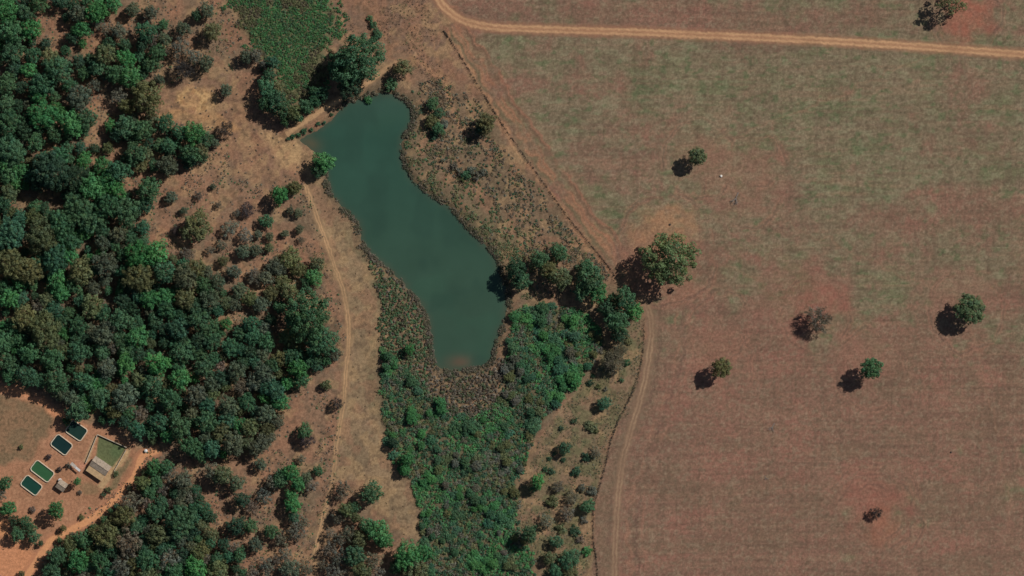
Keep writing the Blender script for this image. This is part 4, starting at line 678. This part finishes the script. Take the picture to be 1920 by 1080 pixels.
link('lean_to_roof', slab([(-4.5, -5.7, 2.1), (4.5, -5.7, 2.1), (4.5, -2.72, 2.3), (-4.5, -2.72, 2.3)], .06).mesh('lean_to_roof'), M_TAN, h)
for x in (-4.2, -1.4, 1.4, 4.2):
    p = MB(); p.tube((x, -5.4, -.3), (x, -5.4, 2.06), .07, .07, 6); link('lean_to_post', p.mesh('post'), M_WOOD, h)
p = MB(); p.box((-4.3, -5.25, -.3), (.14, 0, 0), (0, 2.4, 0), (0, 0, 2.3)); p.box((-4.1, -5.28, -.3), (8.2, 0, 0), (0, .14, 0), (0, 0, 2.3)); link('lean_to_wall', p.mesh('wall'), M_WALL, h)
h = frame('shed', 117, 910, ANG, 'small square shed with grey gable roof beside the small bright tree', 'shed'); gable(h, 4.0, 4.0, 2.2, 3.0, .25); opening(h, .4, -2.003, .05, .9, 1.9, -1, 'door'); opening(h, 0, 2.003, .9, .8, .7, 1, 'window')
h = frame('awning', 143, 875.5, ANG - .1, 'narrow white sheet awning on posts between shed and farmhouse', 'awning')
link('sheet', slab([(-2.9, -.75, 2.0), (-.1, -.75, 2.0), (-.1, .75, 2.15), (-2.9, .75, 2.15)], .05).mesh('sheet'), M_PALE, h); link('sheet', slab([(0, -.6, 2.12), (2.7, -.6, 2.12), (2.7, .5, 2.25), (0, .5, 2.25)], .05).mesh('sheet'), M_WHITE, h)
for x in (-2.7, 0, 2.5):
    for yy in (-.5, .4): p = MB(); p.tube((x, yy, -.3), (x, yy, 2.02), .05, .05, 6); link('post', p.mesh('post'), M_WOOD, h)
def wall(name, pts, hgt, th, label, mat=M_WALL):
    P = [Vector((*W(a, b), H1(a, b))) for a, b in pts]; e = bpy.data.objects.new(name, None); COL.objects.link(e); e.location = P[0]; tag(e, label, 'wall')
    for i in range(len(P) - 1):
        a, b = P[i] - P[0], P[i + 1] - P[0]; d = (b - a).normalized(); nrm = Vector((-d.y, d.x, 0)) * th; m = MB(); m.box(a - nrm / 2 + d * (th / 2 if i else 0) + Vector((0, 0, -.25)), b - a, nrm, (0, 0, hgt + .25)); o = link('wall_section', m.mesh('wall_section'), mat, e)
        c = MB(); c.box(a - nrm * .75 + d * (th / 2 if i else 0) + Vector((0, 0, hgt)), b - a, nrm * 1.5, (0, 0, .06)); link('coping', c.mesh('coping'), M_WALL, o)
wall('yard_wall', [(238,839), (183,814.5), (161,868)], .9, .2, 'plastered wall round the upper sides of the farmhouse lawn'); wall('yard_wall', [(237,843), (214,884)], .8, .16, 'low plastered wall between farmhouse lawn and pale driveway')
h = frame('water_tank', 113, 900, 0, 'white plastic water tank standing behind the small shed', 'water tank'); p = MB(); p.tube((0, 0, -.1), (0, 0, 1.3), .75, .8, 16); link('drum', p.mesh('drum'), M_WHITE, h); p = MB(); p.tube((0, 0, 1.3), (0, 0, 1.5), .82, .3, 16); link('lid', p.mesh('lid'), M_WHITE, h)
h = frame('water_tank', 274, 845, 0, 'white plastic water tank at the forest edge by the head of the drive', 'water tank'); p = MB(); p.tube((0, 0, -.1), (0, 0, 1.1), .7, .75, 16); link('drum', p.mesh('drum'), M_WHITE, h); p = MB(); p.tube((0, 0, 1.1), (0, 0, 1.3), .77, .3, 16); link('lid', p.mesh('lid'), M_WHITE, h)

# ------------------------------------------------------------------ small things in the field
def boulder(px, py, r, mat, label, seed):
    rr = np.random.RandomState(seed); bm = bmesh.new(); bmesh.ops.create_icosphere(bm, subdivisions=2, radius=r)
    for v in bm.verts: v.co *= .8 + .35 * rr.rand(); v.co.z *= .7
    me = bpy.data.meshes.new('boulder'); bm.to_mesh(me); bm.free(); o = link('boulder', me, mat); o.location = (*W(px, py), H1(px, py) + r * .3); tag(o, label, 'boulder')
boulder(1352, 330, .65, M_PROCK, 'small white boulder in the field east of the round olive tree', 1); boulder(1256, 421, .55, M_ROCK, 'small dark boulder on the bare clay patch', 2); boulder(1783, 848, .45, M_ROCK, 'tiny dark boulder on the red southern field', 3)
def fallen(px, py, ang, s, label, seed):
    mb, _ = limbs(5, 2.5, 7.5, seed, .35, 2, 4); me = mb.mesh('fallen_tree'); o = link('fallen_tree', me, M_DEAD); o.location = (*W(px, py), H1(px, py) + .15 * s); o.rotation_euler = (math.radians(84), 0, ang); o.scale = (s, .35 * s, s); tag(o, label, 'fallen tree')
fallen(1384, 362, math.radians(-25), .85, 'fallen leafless trunk lying near the white boulder', 81); fallen(1452, 794, math.radians(-30), .6, 'small fallen dead tree lying on the red field', 82); fallen(1434, 892, math.radians(20), .35, 'short dead branch lying south of the small fallen tree', 83)

print('TRIS', sum(len(m.polygons) * 2 for m in bpy.data.meshes), 'objects', len(bpy.data.objects))
